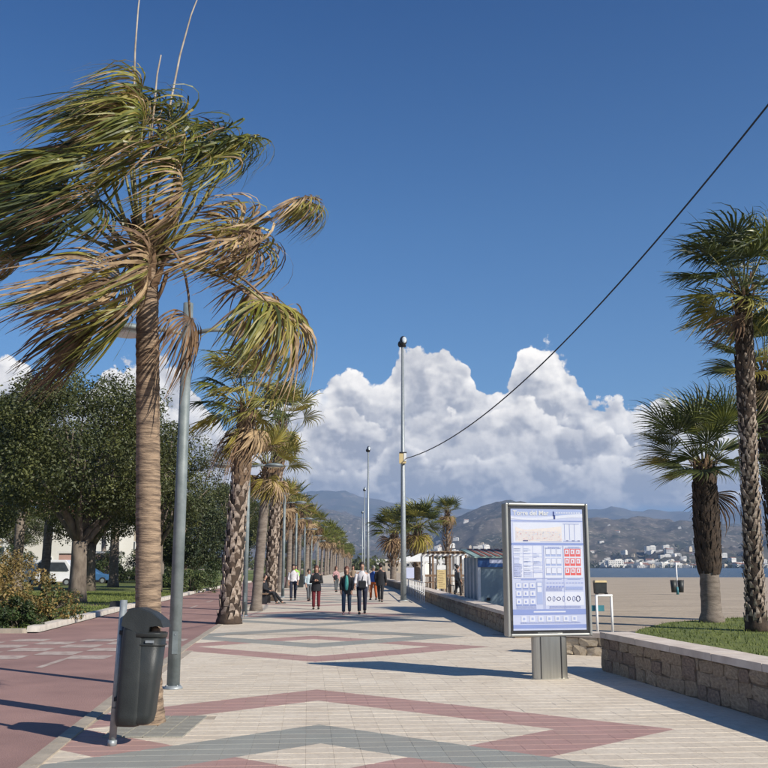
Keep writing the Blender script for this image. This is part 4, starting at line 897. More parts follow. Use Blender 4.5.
# ------------------------------------------------------------------ map sign
def map_sign():
    sx, sy, _ = G(550, 679); th = R(11); root = thing('map_sign', (sx, sy, 0), 'illuminated town and beach map poster in a steel frame on a broad post', 'sign', rz=th)
    ppm = 950/(sy*math.cos(PITCH)+1e-9)  # px per metre approx
    zt = P(550, 503.5, sy)[2]; zb = P(550, 636, sy)[2]; W = 1.33; H = zt-zb; zc = (zt+zb)/2; Dp = .20
    m = MB(); n = 16
    prof = []
    for i in range(28):
        t = 2*math.pi*i/28; c, s = math.cos(t), math.sin(t); prof.append((.27*math.copysign(abs(c)**.6, c), .085*math.copysign(abs(s)**.6, s)))
    m.prism(prof, 0, zb+.06); m.build('post', 'steel', root)
    for x in (-.16, .16):
        m = MB(); m.box((x, -.084, (zb)/2), (.012, .012, zb-.01)); m.build('seam', 'dark', root)
    m = MB(); m.prism([(x*1.06, y*1.2) for x, y in prof], 0, .015); m.build('base_plate', 'steel', root)
    # frame: four bars with rounded outer profile
    fw = .045
    def bar(c, d): 
        q = MB(); q.box(c, d); o = q.build('frame', 'frame_alu', root); bv = o.modifiers.new('bevel', 'BEVEL'); bv.width = .018; bv.segments = 3; return o
    bar((-W/2+fw/2, 0, zc), (fw, Dp, H)); bar((W/2-fw/2, 0, zc), (fw, Dp, H)); bar((0, 0, zt-fw/2), (W-2*fw, Dp, fw)); bar((0, 0, zb+fw/2), (W-2*fw, Dp, fw))
    q = MB(); q.box((0, 0, zc), (W-2*fw, Dp-.05, H-2*fw)); q.build('cabinet', 'dark', root)
    bl = .045; PW = W-2*fw-2*bl; PH = H-2*fw-2*bl; y0 = -(Dp-.05)/2-.003
    po = MB(); po.add([(-PW/2, y0, zc-PH/2), (PW/2, y0, zc-PH/2), (PW/2, y0, zc+PH/2), (-PW/2, y0, zc+PH/2)], [(0, 1, 2, 3)]); pst = po.build('poster', 'ink_pale', root)
    def R2(x0, t0, x1, t1, lay=1):      # poster fractions, t from top
        X0, X1 = -PW/2+x0*PW, -PW/2+x1*PW; Z0, Z1 = zc+PH/2-t1*PH, zc+PH/2-t0*PH; y = y0-.0012*lay
        return [(X0, y, Z0), (X1, y, Z0), (X1, y, Z1), (X0, y, Z1)]
    def rects(name, mt, L, lay=1):
        q = MB()
        for r in L: q.add(R2(*r, lay), [(0, 1, 2, 3)])
        q.build(name, mt, pst)
    rects('header_band', 'ink_mid', [(0, 0, 1, .055)]); rects('header_stripe', 'ink_blue', [(.0, .098, 1, .105), (0, .285, 1, .302), (.0, .83, 1, .875)], 2)
    # swoosh
    q = MB(); 
    for k in range(12):
        a, b = k/12, (k+1)/12; f = lambda t: .075+.012*math.sin(t*5); g = lambda t: .055+.018*math.sin(t*4+.5)
        v = R2(a, f(a), b, f(a), 2); X0, X1 = v[0][0], v[1][0]
        q.add([(X0, v[0][1], zc+PH/2-f(a)*PH-.012), (X1, v[0][1], zc+PH/2-f(b)*PH-.012), (X1, v[0][1], zc+PH/2-g(b)*PH), (X0, v[0][1], zc+PH/2-g(a)*PH)], [(0, 1, 2, 3)])
    q.build('header_wave', 'ink_white', pst)
    rects('map_panel', 'ink_white', [(.03, .115, .97, .28)])
    # town map: cream land with small blocks of streets
    rn = random.Random(5); q = MB()
    top = [(.06, .15), (.12, .165), (.2, .175), (.35, .165), (.5, .16), (.62, .15), (.70, .145)]
    for (a, ta), (b, tb) in zip(top, top[1:]):
        v = R2(a, ta, b, .27, 2); q.add([v[0], v[1], (v[1][0], v[1][1], zc+PH/2-tb*PH), (v[0][0], v[0][1], zc+PH/2-ta*PH)], [(0, 1, 2, 3)])
    q.build('map_land', 'ink_cream', pst)
    L = []
    for i in range(110):
        x = rn.uniform(.07, .68); t = rn.uniform(.18, .262); L.append((x, t, x+rn.uniform(.006, .02), t+rn.uniform(.003, .009)))
    rects('map_blocks', 'ink_pink', L[:60], 3); rects('map_blocks', 'ink_white', L[60:], 3)
    rects('map_legend', 'ink_line', [(x, .125, x+.005, .26) for x in (.74, .81, .88)]+[(.72, .123, .95, .127)]+[(.72, .266, .96, .272), (.40, .27, .70, .273)], 3)
    rects('map_marks', 'ink_navy', [(.16, .262, .23, .270), (.76, .262, .79, .268), (.84, .262, .88, .268), (.92, .262, .95, .268)], 4)
    for x0, x1 in ((.02, .42), (.45, .70), (.72, .98)): rects('section_panel', 'ink_white', [(x0, .31, x1, .575)])
    tt = []
    for x in (.02, .155, .29, .42, .44, .71): tt.append((x, .305, x+.004, .83 if x > .4 else .57))
    for t in (.37, .40, .44, .47, .50, .53): tt.append((.155 if t > .4 else .02, t, .42, t+.0025))
    tt += [(.02, .575, .98, .579)]
    rects('table_lines', 'ink_line', tt, 2)
    L = []
    for i in range(60):
        x = rn.choice((.03, .165, .30)); t = .32+rn.randrange(24)*.0105; L.append((x, t, x+rn.uniform(.04, .10), t+.0035))
    rects('table_text', 'ink_mid', L, 3)
    rects('table_block', 'ink_pale', [(.30, .45, .41, .47), (.165, .52, .28, .565), (.30, .51, .41, .53), (.03, .40, .10, .56)], 3)
    W3 = []; C3 = []; Rd = []; Rw = []; ic = []
    for r in range(3):
        for c in range(3):
            x = .47+c*.076; t = .335+r*.078; W3.append((x, t, x+.058, t+.045)); C3.append((x-.004, t+.048, x+.062, t+.062))
            x = .735+c*.078; Rd.append((x-.006, t-.002, x+.064, t+.062)); Rw.append((x+.004, t+.004, x+.052, t+.042)); ic.append((x+.02, t+.014, x+.034, t+.034))
    rects('pictogram_tile', 'ink_white', W3, 4); rects('pictogram_caption', 'ink_mid', C3, 2); rects('pictogram_frame', 'ink_blue', [(a-.003, b-.003, c+.003, d+.003) for a, b, c, d in W3], 2)
    rects('red_pictogram', 'ink_red', Rd, 2); rects('red_pictogram_field', 'ink_white', Rw, 3); rects('red_pictogram_icon', 'ink_red', ic, 4)
    rects('section_title', 'ink_blue', [(.12, .583, .33, .591), (.50, .316, .66, .321), (.78, .316, .94, .321), (.48, .583, .68, .587), (.76, .583, .94, .587)], 2)
    A = []; B = []
    for r in range(3):
        for c in range(3):
            x = .05+c*.095; t = .615+r*.066; A.append((x, t, x+.068, t+.040)); B.append((x-.006, t+.043, x+.074, t+.052))
    rects('service_tile', 'ink_white', A, 3); rects('service_caption', 'ink_blue', B, 2); rects('service_frame', 'ink_mid', [(a-.004, b-.003, c+.004, d+.003) for a, b, c, d in A]+[(.33, .605, .41, .79)], 2)
    rects('service_side', 'ink_white', [(.34, .612, .40, .64), (.34, .65, .40, .69)], 3); rects('service_icon', 'ink_line', [(a+.022, b+.012, a+.044, b+.030) for a, b, c, d in A], 4)
    L = [(.47+i*.042, .612, .47+i*.042+.026, .618) for i in range(6)]+[(.74+i*.042, .612, .74+i*.042+.026, .618) for i in range(6)]+[(.47+i*.042, .64, .47+i*.042+.03, .652) for i in range(6)]
    rects('small_icons', 'ink_line', L, 3); rects('blue_field', 'ink_mid', [(.73, .645, .97, .675)], 3)
    rects('route_panel', 'ink_white', [(.45, .69, .98, .80)])
    for i, cx in enumerate((.50, .565, .63, .70, .77, .84, .90)):
        q = MB(); rx = (.022, .015, .026, .012, .022, .016, .026)[i]; rz = (.016, .02, .014, .022, .016, .02, .022)[i]
        X0 = -PW/2+cx*PW; Z0 = zc+PH/2-.745*PH; pts = [Vector((X0+rx*PW*math.cos(t*.39)*(1+.25*math.sin(3*t)), y0-.005, Z0+rz*PH*math.sin(t*.39))) for t in range(17)]
        q.tube(pts, .0035 if i != 6 else .006, 4, caps=False); q.build('route_outline', 'ink_line' if i % 2 else 'ink_navy', pst)
    rects('bottom_tiles', 'ink_white', [(.11+i*.115, .885, .11+i*.115+.07, .93) for i in range(7)], 3); rects('bottom_icons', 'ink_mid', [(.132+i*.115, .897, .132+i*.115+.03, .918) for i in range(7)], 4)
    rects('bottom_title', 'ink_white', [(.28, .845, .72, .856)], 3); rects('bottom_stripe', 'ink_blue', [(0, .955, 1, .985)], 1)
    rects('header_small_print', 'ink_white', [(.63+i*.035, .026, .63+i*.035+.022, .036) for i in range(10)], 3); rects('emblem', 'ink_navy', [(.585, .02, .605, .06), (.592, .05, .618, .085)], 3)
    L = []; L2 = []
    for i in range(26):     # streets of the town map
        x = .07+i*.024; L.append((x, .185+.012*math.sin(i*1.3), x+.0022, .262))
    for i in range(7): L.append((.06, .19+i*.011, .69, .1912+i*.011))
    rects('map_streets', 'ink_white', L, 3)
    for x0, x1, t0, t1 in ((.46, .69, .32, .33), (.74, .97, .32, .33), (.03, .14, .46, .56), (.46, .69, .655, .682), (.74, .97, .655, .668), (.10, .92, .934, .946), (.05, .32, .80, .825), (.50, .93, .805, .822)):
        t = t0
        while t < t1:
            x = x0
            while x < x1-.01: w = rn.uniform(.008, .03); L2.append((x, t, min(x+w, x1), t+.0032)); x += w+.006
            t += .0075
    rects('small_print', 'ink_line', L2, 4)
    cu = bpy.data.curves.new('title', 'FONT'); cu.body = 'Torre del Mar'; cu.size = .098; cu.extrude = .001; cu.align_x = 'LEFT'; cu.offset = .0022
    to = bpy.data.objects.new('title_text', cu); COL.objects.link(to); dg = bpy.context.evaluated_depsgraph_get(); me = bpy.data.meshes.new_from_object(to.evaluated_get(dg)); bpy.data.objects.remove(to)
    me.materials.clear(); me.materials.append(MAT['white']); o = link('title_lettering', me, pst); o.location = (-PW/2+.035, y0-.004, zc+PH/2-.052*PH); o.rotation_euler = (R(90), 0, 0)
    q = MB(); q.add([(-PW/2-bl, y0-.012, zc-PH/2-bl), (PW/2+bl, y0-.012, zc-PH/2-bl), (PW/2+bl, y0-.012, zc+PH/2+bl), (-PW/2-bl, y0-.012, zc+PH/2+bl)], [(0, 1, 2, 3)])
    g = bpy.data.materials.new('clear_glass'); g.use_nodes = True; nt = g.node_tree; b = nt.nodes['Principled BSDF']; nt.nodes.remove(b)
    t = nt.nodes.new('ShaderNodeBsdfTransparent'); t.inputs[0].default_value = (.95, .96, .97, 1); gl = nt.nodes.new('ShaderNodeBsdfGlossy'); gl.inputs['Roughness'].default_value = .03; mx = nt.nodes.new('ShaderNodeMixShader')
    mx.inputs[0].default_value = .05; nt.links.new(t.outputs[0], mx.inputs[1]); nt.links.new(gl.outputs[0], mx.inputs[2]); nt.links.new(mx.outputs[0], nt.nodes['Material Output'].inputs[0]); MAT['clear_glass'] = g
    q.build('glass_pane', 'clear_glass', root)
map_sign()
# white rail and teal sign
def rail():
    a = Vector(G(598, 640)); b = a+Vector((.40, .25, 0)); root = thing('white_rail', tuple(a), 'white tubular hoop rail with a small teal plate behind the map sign', 'rail'); d = b-a; h = .98
    m = MB(); m.tube([(0, 0, 0), (0, 0, h)], .028, 10); m.build('post', 'white', root); m = MB(); m.tube([(d.x, d.y, 0), (d.x, d.y, h)], .028, 10); m.build('post', 'white', root)
    m = MB(); m.tube([(-.02, 0, h), (d.x+.02, d.y, h)], .028, 10); m.build('top_bar', 'white', root)
    m = MB(); m.box((-.02, .05, .70), (.40, .03, .13)); m.build('teal_plate', 'teal', root)
rail()
# beach bins
def beach_bin(u, v, d, label, twin):
    x = P(u, v, d)[0]; z = -.06+BEACH(d)*min(1, x/20); root = thing('beach_bin', (x, d, z), label, 'litter bin')
    if twin:
        m = MB(); m.tube([(0, 0, 0), (0, 0, 2.15)], .05, 10); m.build('post', 'white', root)
        m = MB(); m.tube([(0, 0, 0), (0, 0, .5)], .09, 10); m.build('foot', 'teal', root)
        for s in (-1, 1):
            m = MB(); m.tube([(s*.25, 0, .15), (s*.25, 0, .9)], [.16, .21], 14); b = m.build('bucket', 'bin_grey', root); m = MB(); m.tube([(s*.25, 0, .91), (s*.25, 0, .97)], .22, 14); m.build('rim', 'black_metal', b)
            m = MB(); m.box((s*.16, 0, .8), (.32, .05, .05)); m.build('bracket', 'white', root)
    else:
        m = MB(); m.box((0, 0, .45), (.7, .6, .7), taper=1.06); m.build('body', 'bin_grey', root); m = MB(); m.box((0, 0, .86), (.78, .68, .12), taper=.9); m.build('lid', 'yellow_board', root)
        for s in (-1, 1):
            m = MB(); m.tube([(s*.3, -.4, .1), (s*.3, -.32, .1)], .1, 10); m.build('wheel', 'rubber', root)
beach_bin(677.5, 590, 66, 'pair of dark bins on one white post out on the sand', True)
beach_bin(600, 588, 62, 'dark container with a yellow lid on the sand beside the map sign', False)
# ------------------------------------------------------------------ kiosk, beach bar
def kiosk():
    d = 33.0; x0 = P(478, 580, d)[0]; xl = P(464.5, 580, d+3.0)[0]; root = thing('kiosk', (x0, d, 0), 'blue and grey beach kiosk with a striped red roof behind the wall', 'kiosk'); W, D, H = 3.0, 3.0, 1.95
    sk = xl-x0
    def sh(pts): return [(x+sk*y/3.0, y, z) for x, y, z in pts]
    m = MB(); m.prism([(0, 0), (W, 0), (W+sk, D), (sk, D)], -.1, H); m.build('body', 'kiosk_panel', root)
    for k in range(12):
        y = .12+k*.25; q = MB(); q.box((sk*y/3-.012, y, H/2), (.03, .12, H-.02)); q.build('rib', 'kiosk_rib' if k % 3 else 'white', root)
    for x in (.04, 1.48, 2.96):
        q = MB(); q.box((x, -.02, (H-.3)/2-.05), (.10, .05, H-.22)); q.build('frame_post', 'blue_paint' if x > .1 else 'white', root)
    q = MB(); q.box((W/2, -.03, H-.16), (W, .07, .36)); f = q.build('fascia', 'blue_paint', root)
    q = MB(); q.box((.62, -.07, H-.13), (.45, .012, .16)); q.build('name_plate', 'ink_pale', f)
    q = MB(); q.box((.34, -.045, .55), (.12, .03, .1)); q.build('handle', 'dark', root)
    # mono roof rising to the back with ribs
    rf = MB(); v = [(-.12, -.15, H+.02), (W+.1, -.15, H+.02), (W+.1+sk, D+.1, H+.32), (-.12+sk, D+.1, H+.32)]
    rf.add(v+[(x, y, z-.05) for x, y, z in v], [(0, 1, 2, 3), (7, 6, 5, 4), (0, 4, 5, 1), (1, 5, 6, 2), (2, 6, 7, 3), (3, 7, 4, 0)]); r = rf.build('roof', 'roof_green', root)
    for k in range(12):
        x = .12+k*.25; q = MB(); vv = [(x, -.16, H+.035), (x+.15, -.16, H+.035), (x+.15+sk, D+.1, H+.338), (x+sk, D+.1, H+.338)]; q.add(vv+[(a, b, c-.012) for a, b, c in vv], [(0, 1, 2, 3), (0, 4, 5, 1), (1, 5, 6, 2), (3, 7, 4, 0)]); q.build('roof_strip', 'roof_red', r)
kiosk()
def bar():
    d = 62.0
    def X_(u, dd=d): return P(u, 575, dd)[0]
    root = thing('beach_bar', (X_(445), d, 0), 'open wooden beach bar terrace with pergola beams left of the kiosk', 'beach bar')
    o = Vector(root.location)
    for k, u in enumerate((424, 433, 441, 450, 458, 466)):
        for dd in (0, 4):
            m = MB(); m.box((X_(u)-o.x, dd, 1.15), (.12, .12, 2.4)); m.build('post', 'wood' if k % 2 else 'white', root)
    for zz, dd in ((2.35, 0), (2.35, 4), (1.05, 0)):
        m = MB(); m.box((0, dd, zz), (X_(466)-X_(424), .10, .13)); m.build('beam', 'wood' if zz < 2 else 'white', root)
    for k in range(9):
        m = MB(); m.box((X_(425+k*5)-o.x, 2, 2.46), (.07, 4.6, .10)); m.build('rafter', 'wood', root)
    m = MB(); m.box((.6, 2.2, 2.56), (3.2, 4.0, .06)); m.build('thatch', 'skirt', root)
    cp = MB(); cp.box((0, 0, 2.0), (3.2, 2.6, .06)); cp.box((0, 0, 2.3), (3.0, 2.4, .6), taper=.05); 
    for sx in (-1, 1):
        for sy in (-1, 1): cp.tube([(sx*1.4, sy*1.1, 0), (sx*1.4, sy*1.1, 2.0)], .04, 6)
    cpm = cp.mesh('canopy', 'white')
    for k, (u, dd, lb) in enumerate(((410, 92, 'white pitched canopy behind the bushy palms'), (421, 74, 'white pitched canopy beside the beach bar'), (431, 110, 'small far white canopy right of the bushy palms'))):
        t = thing('canopy', (X_(u, dd), dd, 0), lb, 'canopy', 'white canopies at the beach bar'); link('canopy_roof', cpm, t)
    # menu board
    b = thing('menu_board', (X_(441.5, 50), 50, 0), 'tall yellow menu board standing in front of the beach bar', 'sign')
    m = MB(); m.box((0, 0, .98), (.46, .04, .95)); bd = m.build('panel', 'yellow_board', b)
    for s in (-1, 1): m = MB(); m.box((s*.26, 0, .85), (.04, .06, 1.7)); m.build('leg', 'dark', b)
    m = MB(); m.box((0, 0, 1.58), (.46, .04, .22)); m.build('header', 'white', b); m = MB()
    for k in range(9): m.box((-.03+.05*math.sin(k*2), -.022, 1.36-k*.09), (.26+.06*math.sin(k*3), .004, .02))
    m.build('menu_lines', 'wood', bd)
    # tables and chairs
    tb = MB(); tb.tube([(0, 0, .72), (0, 0, .75)], .4, 14); tb.tube([(0, 0, 0), (0, 0, .72)], .03, 6); tb.tube([(0, 0, 0), (0, 0, .03)], .22, 10); tbm = tb.mesh('cafe_table', 'wood')
    ch = MB(); ch.box((0, 0, .45), (.42, .42, .04)); ch.box((0, .2, .7), (.40, .03, .45))
    for sx in (-.18, .18):
        for sy in (-.18, .18): ch.box((sx, sy, .22), (.03, .03, .44))
    chm = ch.mesh('cafe_chair', 'dark'); rn = random.Random(2)
    for k, u in enumerate((427, 435, 449, 461)):
        dd = 55+k*2.2; t = thing('cafe_table', (X_(u, dd), dd, 0), ('leftmost', 'second from left', 'second from right', 'rightmost')[k]+' round table on the beach bar terrace', 'table', 'terrace tables'); link('table_body', tbm, t)
        for s in (-1, 1):
            c = thing('cafe_chair', (X_(u, dd)+s*.65, dd, 0), ('right' if s > 0 else 'left')+' chair at the '+('leftmost', 'second', 'third', 'rightmost')[k]+' terrace table', 'chair', 'terrace chairs', rz=R(90)*-s); link('chair_body', chm, c)
    # railings
    r = thing('white_railing', (X_(408, 48), 48, 0), 'white post railing behind the low wall near the tall pole', 'railing'); o = Vector(r.location)
    a, bq = X_(406, 60)-o.x, X_(424, 44)-o.x
    for k in range(13):
        t = k/12; m = MB(); m.box((a+(bq-a)*t, 12-16*t, .42), (.05, .05, .95)); m.build('baluster', 'white', r)
    for zz in (.45, .9): m = MB(); m.tube([(a, 12, zz), (bq, -4, zz)], .028, 6); m.build('handrail', 'white', r)
    # pale blue notice
    n = thing('blue_notice', (X_(409.5, 57), 57, 0), 'pale blue notice panel just right of the tall pole', 'sign'); m = MB(); m.box((0, 0, 1.25), (.55, .05, .62)); m.build('panel', 'ink_pale', n)
    for s in (-1, 1): m = MB(); m.box((s*.3, 0, .8), (.04, .07, 1.6)); m.build('leg', 'dark', n)
bar()
# ------------------------------------------------------------------ park buildings, vehicles
def building(x, y, w, dpt, h, wallm, roofm, label, floors=3, cols=4, rz=0, name='apartment_building', roof_h=1.4):
    root = thing(name, (x, y, 0), label, 'building', rz=rz); m = MB(); m.box((0, 0, h/2), (w, dpt, h)); m.build('wall', wallm, root)
    m = MB()
    if roof_h > 0.5:
        m.add([(-w/2-.4, -dpt/2-.4, h+.01), (w/2+.4, -dpt/2-.4, h+.01), (w/2+.4, dpt/2+.4, h+.01), (-w/2-.4, dpt/2+.4, h+.01), (-w*.2, 0, h+roof_h), (w*.2, 0, h+roof_h)], [(0, 1, 5, 4), (1, 2, 5), (2, 3, 4, 5), (3, 0, 4), (3, 2, 1, 0)])
    else: m.box((0, 0, h+.1), (w+.3, dpt+.3, .2))
    m.build('roof', roofm, root)
    fr = MB(); fr.box((0, 0, 0), (1.1, .10, 1.3)); fme = fr.mesh('window', 'white'); pn = MB(); pn.box((0, -.055, 0), (.9, .03, 1.1)); pme = pn.mesh('pane', 'window_dark')
    for f in range(floors):
        for c in range(cols):
            o = link('window', fme, root, loc=(-w/2+w*(c+.5)/cols, -dpt/2-.03, h*(f+.55)/floors)); link('pane', pme, o)
    return root
building(P(74, 560, 120)[0], 120, 12, 10, 7.6, 'house_white', 'roof_tile', 'white house with red tiled roof glimpsed through the park trees', 2, 4)
building(P(89, 560, 100)[0], 100, 4.6, 5, 2.9, 'house_pink', 'house_white', 'low pink building with pale roof behind the big tree trunk', 1, 2, name='pink_building', roof_h=.2)
building(P(124, 560, 135)[0], 138, 5, 8, 8.5, 'house_cream', 'roof_tile', 'cream building seen right of the leaning palm behind the park', 3, 2, roof_h=.2)
building(-75, 170, 30, 12, 11, 'house_white', 'roof_tile', 'long white apartment block at the far left behind the park', 4, 9)
def car(x, y, rz, label, body, van=False):
    root = thing('parked_van' if van else 'parked_car', (x, y, 0), label, 'van' if van else 'car', rz=rz); L, Wd = (4.9, 1.95) if van else (4.2, 1.75)
    pr = [(-2.4, .35), (-2.4, 2.0), (-2.2, 2.15), (1.2, 2.15), (1.9, 1.25), (2.4, 1.05), (2.45, .35)] if van else [(-2.1, .35), (-2.08, .85), (-1.85, .95), (-1.3, 1.4), (.3, 1.42), (1.0, .98), (1.95, .82), (2.1, .6), (2.1, .35)]
    n = len(pr); m = MB(); vs = []
    for yy, k in ((-Wd/2, .93), (-Wd/2, 1), (Wd/2, 1), (Wd/2, .93)):
        pass
    for s in (-1, 1): vs += [(a, s*Wd/2*(1 if z < 1 else .84), z) for a, z in pr]
    m.add(vs, [(i, (i+1) % n, n+(i+1) % n, n+i) for i in range(n)]+[tuple(reversed(range(n))), tuple(n+i for i in range(n))]); o = m.build('body', body, root); b = o.modifiers.new('bevel', 'BEVEL'); b.width = .05; b.segments = 2
    zt = 1.95 if van else 1.32; zb_ = 1.25 if van else .95
    for s in (-1, 1):
        m = MB(); q = [(-1.2, zb_), (1.0 if not van else 1.5, zb_), (.4 if not van else 1.1, zt), (-1.0, zt)]
        m.add([(a, s*(Wd/2*.93+.015), z) for a, z in q], [(0, 1, 2, 3) if s < 0 else (3, 2, 1, 0)]); m.build('side_window', 'window_dark', root)
    for a in (-1.35, 1.35):
        for s in (-1, 1):
            m = MB(); m.tube([(a, s*(Wd/2-.12), .32), (a, s*(Wd/2+.02), .32)], .32, 14); w = m.build('wheel', 'rubber', root); m = MB(); m.tube([(a, s*(Wd/2+.02), .32), (a, s*(Wd/2+.03), .32)], .18, 10); m.build('rim', 'galvanised', w)
    for s in (-.6, .6):
        m = MB(); m.box((L/2-.04, s, .68), (.08, .3, .14)); m.build('headlight', 'glass_lamp', root)
car(P(53, 575, 82)[0], 82, .1, 'white van parked beyond the park, left of the big tree trunk', 'car_white', True)
car(P(66, 575, 86)[0], 86, .05, 'white car parked right of the van beyond the park', 'car_white')
car(P(87, 575, 90)[0], 91, .05, 'blue car parked in front of the pink building', 'car_blue')
bn = MB(); bn.box((0, 0, .5), (.5, .5, .9), taper=1.05); bn.box((0, 0, 1.0), (.58, .58, .1)); bn.build('dustbin', 'bin_grey', loc=(lerp(74, PROW)+.9, 74, 0), label='dark square dustbin beside the left row of palms', cat='litter bin')
# bench for seated man
def bench(x, y, rz):
    root = thing('park_bench', (x, y, 0), 'low bench at the foot of the slender palm', 'bench', rz=rz)
    for k in range(4): m = MB(); m.box((0, -.18+k*.12, .44), (1.6, .10, .04)); m.build('seat_slat', 'wood', root)
    for s in (-.65, .65): m = MB(); m.box((s, 0, .21), (.06, .42, .42)); m.build('leg', 'dark', root)
# ------------------------------------------------------------------ people
def skin_mesh(nodes, edges, mt, name, parent, lvl=1):
    me = bpy.data.meshes.new(name); me.from_pydata([n[0] for n in nodes], edges, []); o = bpy.data.objects.new(name, me); COL.objects.link(o)
    md = o.modifiers.new('skin', 'SKIN'); md.use_smooth_shade = True
    for v, n in zip(me.skin_vertices[0].data, nodes): v.radius = (n[1], n[2] if len(n) > 2 else n[1])
    me.skin_vertices[0].data[0].use_root = True
    if lvl: s = o.modifiers.new('sub', 'SUBSURF'); s.levels = lvl; s.render_levels = lvl
    dg = bpy.context.evaluated_depsgraph_get(); m2 = bpy.data.meshes.new_from_object(o.evaluated_get(dg)); bpy.data.objects.remove(o)
    m2.name = name; m2.materials.clear(); m2.materials.append(MAT[mt]); r = link(name, m2, parent); return r
def person(loc, rz, label, H=1.7, top='cloth_white', bottom='cloth_jeans', hair='hair_dark', long_hair=False, stride=.18, arms=((.10, .05), (.10, -.05)), coat=None, inner=None, bag=None, shoes='dark', seated=False, fold=False, female=False):
    """local frame: faces -y"""
    root = thing('person', loc, label, 'person', 'people on the promenade', rz); k = H/1.72
    V = lambda x, y, z: (x*k, y*k, z*k)
    hz = .89 if not seated else .50
    hip = [V(-.10, 0, hz-.02), V(.10, 0, hz-.02)]
    if seated: knee = [V(-.12, -.44, .52), V(.14, -.44, .50)]; foot = [V(-.12, -.62, .09), V(.12, -.80, .09)]
    else: knee = [V(-.10, -stride*.55-.02, .50), V(.10, stride*.3-.03, .50)]; foot = [V(-.10, -stride*.8, .085), V(.10, stride*.9, .095)]
    sh = hz+.49; sw = .185 if not female else .165
    N = [(V(0, 0, hz+.02), .135, .10)]; E = []
    def add(p, *r, par):
        N.append((p, *r)); E.append((par, len(N)-1)); return len(N)-1
    w1 = add(V(0, -.01, hz+.20), .115*k, .085*k, par=0); ch = add(V(0, 0, hz+.40), .145*k, .10*k, par=w1); nb = add(V(0, .005, hz+.52), .06*k, par=ch); nk = add(V(0, -.01, hz+.58), .048*k, par=nb)
    jw = add(V(0, -.03, hz+.645), .066*k, .078*k, par=nk); hd = add(V(0, -.015, hz+.725), .092*k, .108*k, par=jw); cr_ = add(V(0, 0, hz+.80), .066*k, .08*k, par=hd)
    nose = add(V(0, -.115, hz+.685), .012*k, par=hd)
    limbs = []; ARM = []
    for s, (fw, out) in zip((-1, 1), arms):
        a = add(V(s*sw, 0, sh-.045), .052*k, par=ch)
        if fold: el_ = V(s*(sw+.06), -.06, sh-.31); wr = V(s*.05, -.24, sh-.25)
        elif seated: el_ = V(s*(sw+.05), -.05, sh-.30); wr = V(s*.13, -.30, hz+.10)
        else: el_ = V(s*(sw+.05), -fw*.2+.03, sh-.31); wr = V(s*(sw+.05)+out*.3, -fw, sh-.56+abs(fw)*.35)
        b = add(el_, .038*k, par=a); c = add(wr, .026*k, .022*k, par=b); Wv = Vector(wr); dd = (Wv-Vector(el_)).normalized(); sd_ = dd.cross(Vector((0, -1, .2))); sd_ = sd_.normalized()*.02*k
        pm = add(tuple(Wv+dd*.055*k), .026*k, .014*k, par=c)
        for fi, (o_, ln) in enumerate(((-1.3, .058), (-.45, .07), (.45, .066), (1.3, .05))):
            f1 = add(tuple(Wv+dd*.095*k+sd_*o_), .0095*k, par=pm); f2 = add(tuple(Wv+dd*(.095+ln*.55)*k+sd_*o_*1.05+Vector((0, -.006, 0))*k), .0085*k, par=f1); add(tuple(Wv+dd*(.09+ln)*k+sd_*o_*1.05+Vector((0, -.02, 0))*k), .007*k, par=f2)
        t1_ = add(tuple(Wv+dd*.045*k+sd_*1.9), .010*k, par=c); add(tuple(Wv+dd*.085*k+sd_*2.4), .009*k, par=t1_)
        ARM.append((V(s*sw, 0, sh-.045), el_, wr))
    for i in (0, 1):
        a = add(hip[i], .085*k, par=0); b = add(knee[i], .052*k, par=a); c = add(foot[i], .036*k, par=b); f = Vector(foot[i]); add(tuple(f+Vector((0, -.13, -.05))*k), .032*k, .022*k, par=c)
    skin_mesh(N, E, 'skin', 'body', root)
    def loft(name, mt, rings, tubes):
        m = MB(); n = 16; vs = []
        for z, rx, ry, cy in rings:
            for i in range(n):
                t = 2*math.pi*i/n; w = 1+.03*math.sin(i*2.7+z*23)
                vs.append((math.cos(t)*rx*k*w, cy*k+math.sin(t)*ry*k*w, z*k))
        K = len(rings); m.add(vs, [(q*n+i, q*n+(i+1) % n, (q+1)*n+(i+1) % n, (q+1)*n+i) for q in range(K-1) for i in range(n)], 0, True)
        for pts, rad in tubes:
            P_ = [Vector(p) for p in pts]; Q = [P_[0]]; Rr = [rad[0]]
            for a_, b_, r0_, r1_ in zip(P_, P_[1:], rad, rad[1:]):
                for f in (.33, .67, 1.0): Q.append(a_.lerp(b_, f)); Rr.append((r0_+(r1_-r0_)*f)*(1+rnd_.uniform(-.05, .05)))
            m.tube(Q, [q*k for q in Rr], 12)
        return m.build(name, mt, root)
    rnd_ = random.Random(int(H*1000)+len(label))
    legs = []
    for i in (0, 1):
        f = Vector(foot[i]); q = Vector(knee[i]).lerp(f, .93); legs.append(([hip[i], knee[i], tuple(q)], [.098, .070, .058]))
    loft('trousers', bottom, [(hz-.09, .10, .08, 0), (hz-.05, .165, .125, 0), (hz+.02, .172, .130, 0), (hz+.10, .150, .112, 0), (hz+.12, .13, .10, 0)], legs)
    hem = hz+.02 if not coat else hz-.16
    if seated: hem = hz
    fw_ = 1.0 if not coat else 1.07
    sl = [([a_, e_, tuple(Vector(e_).lerp(Vector(w_), .92 if coat or fold else .5))], [.062*fw_, .056*fw_, .046*fw_]) for a_, e_, w_ in ARM]
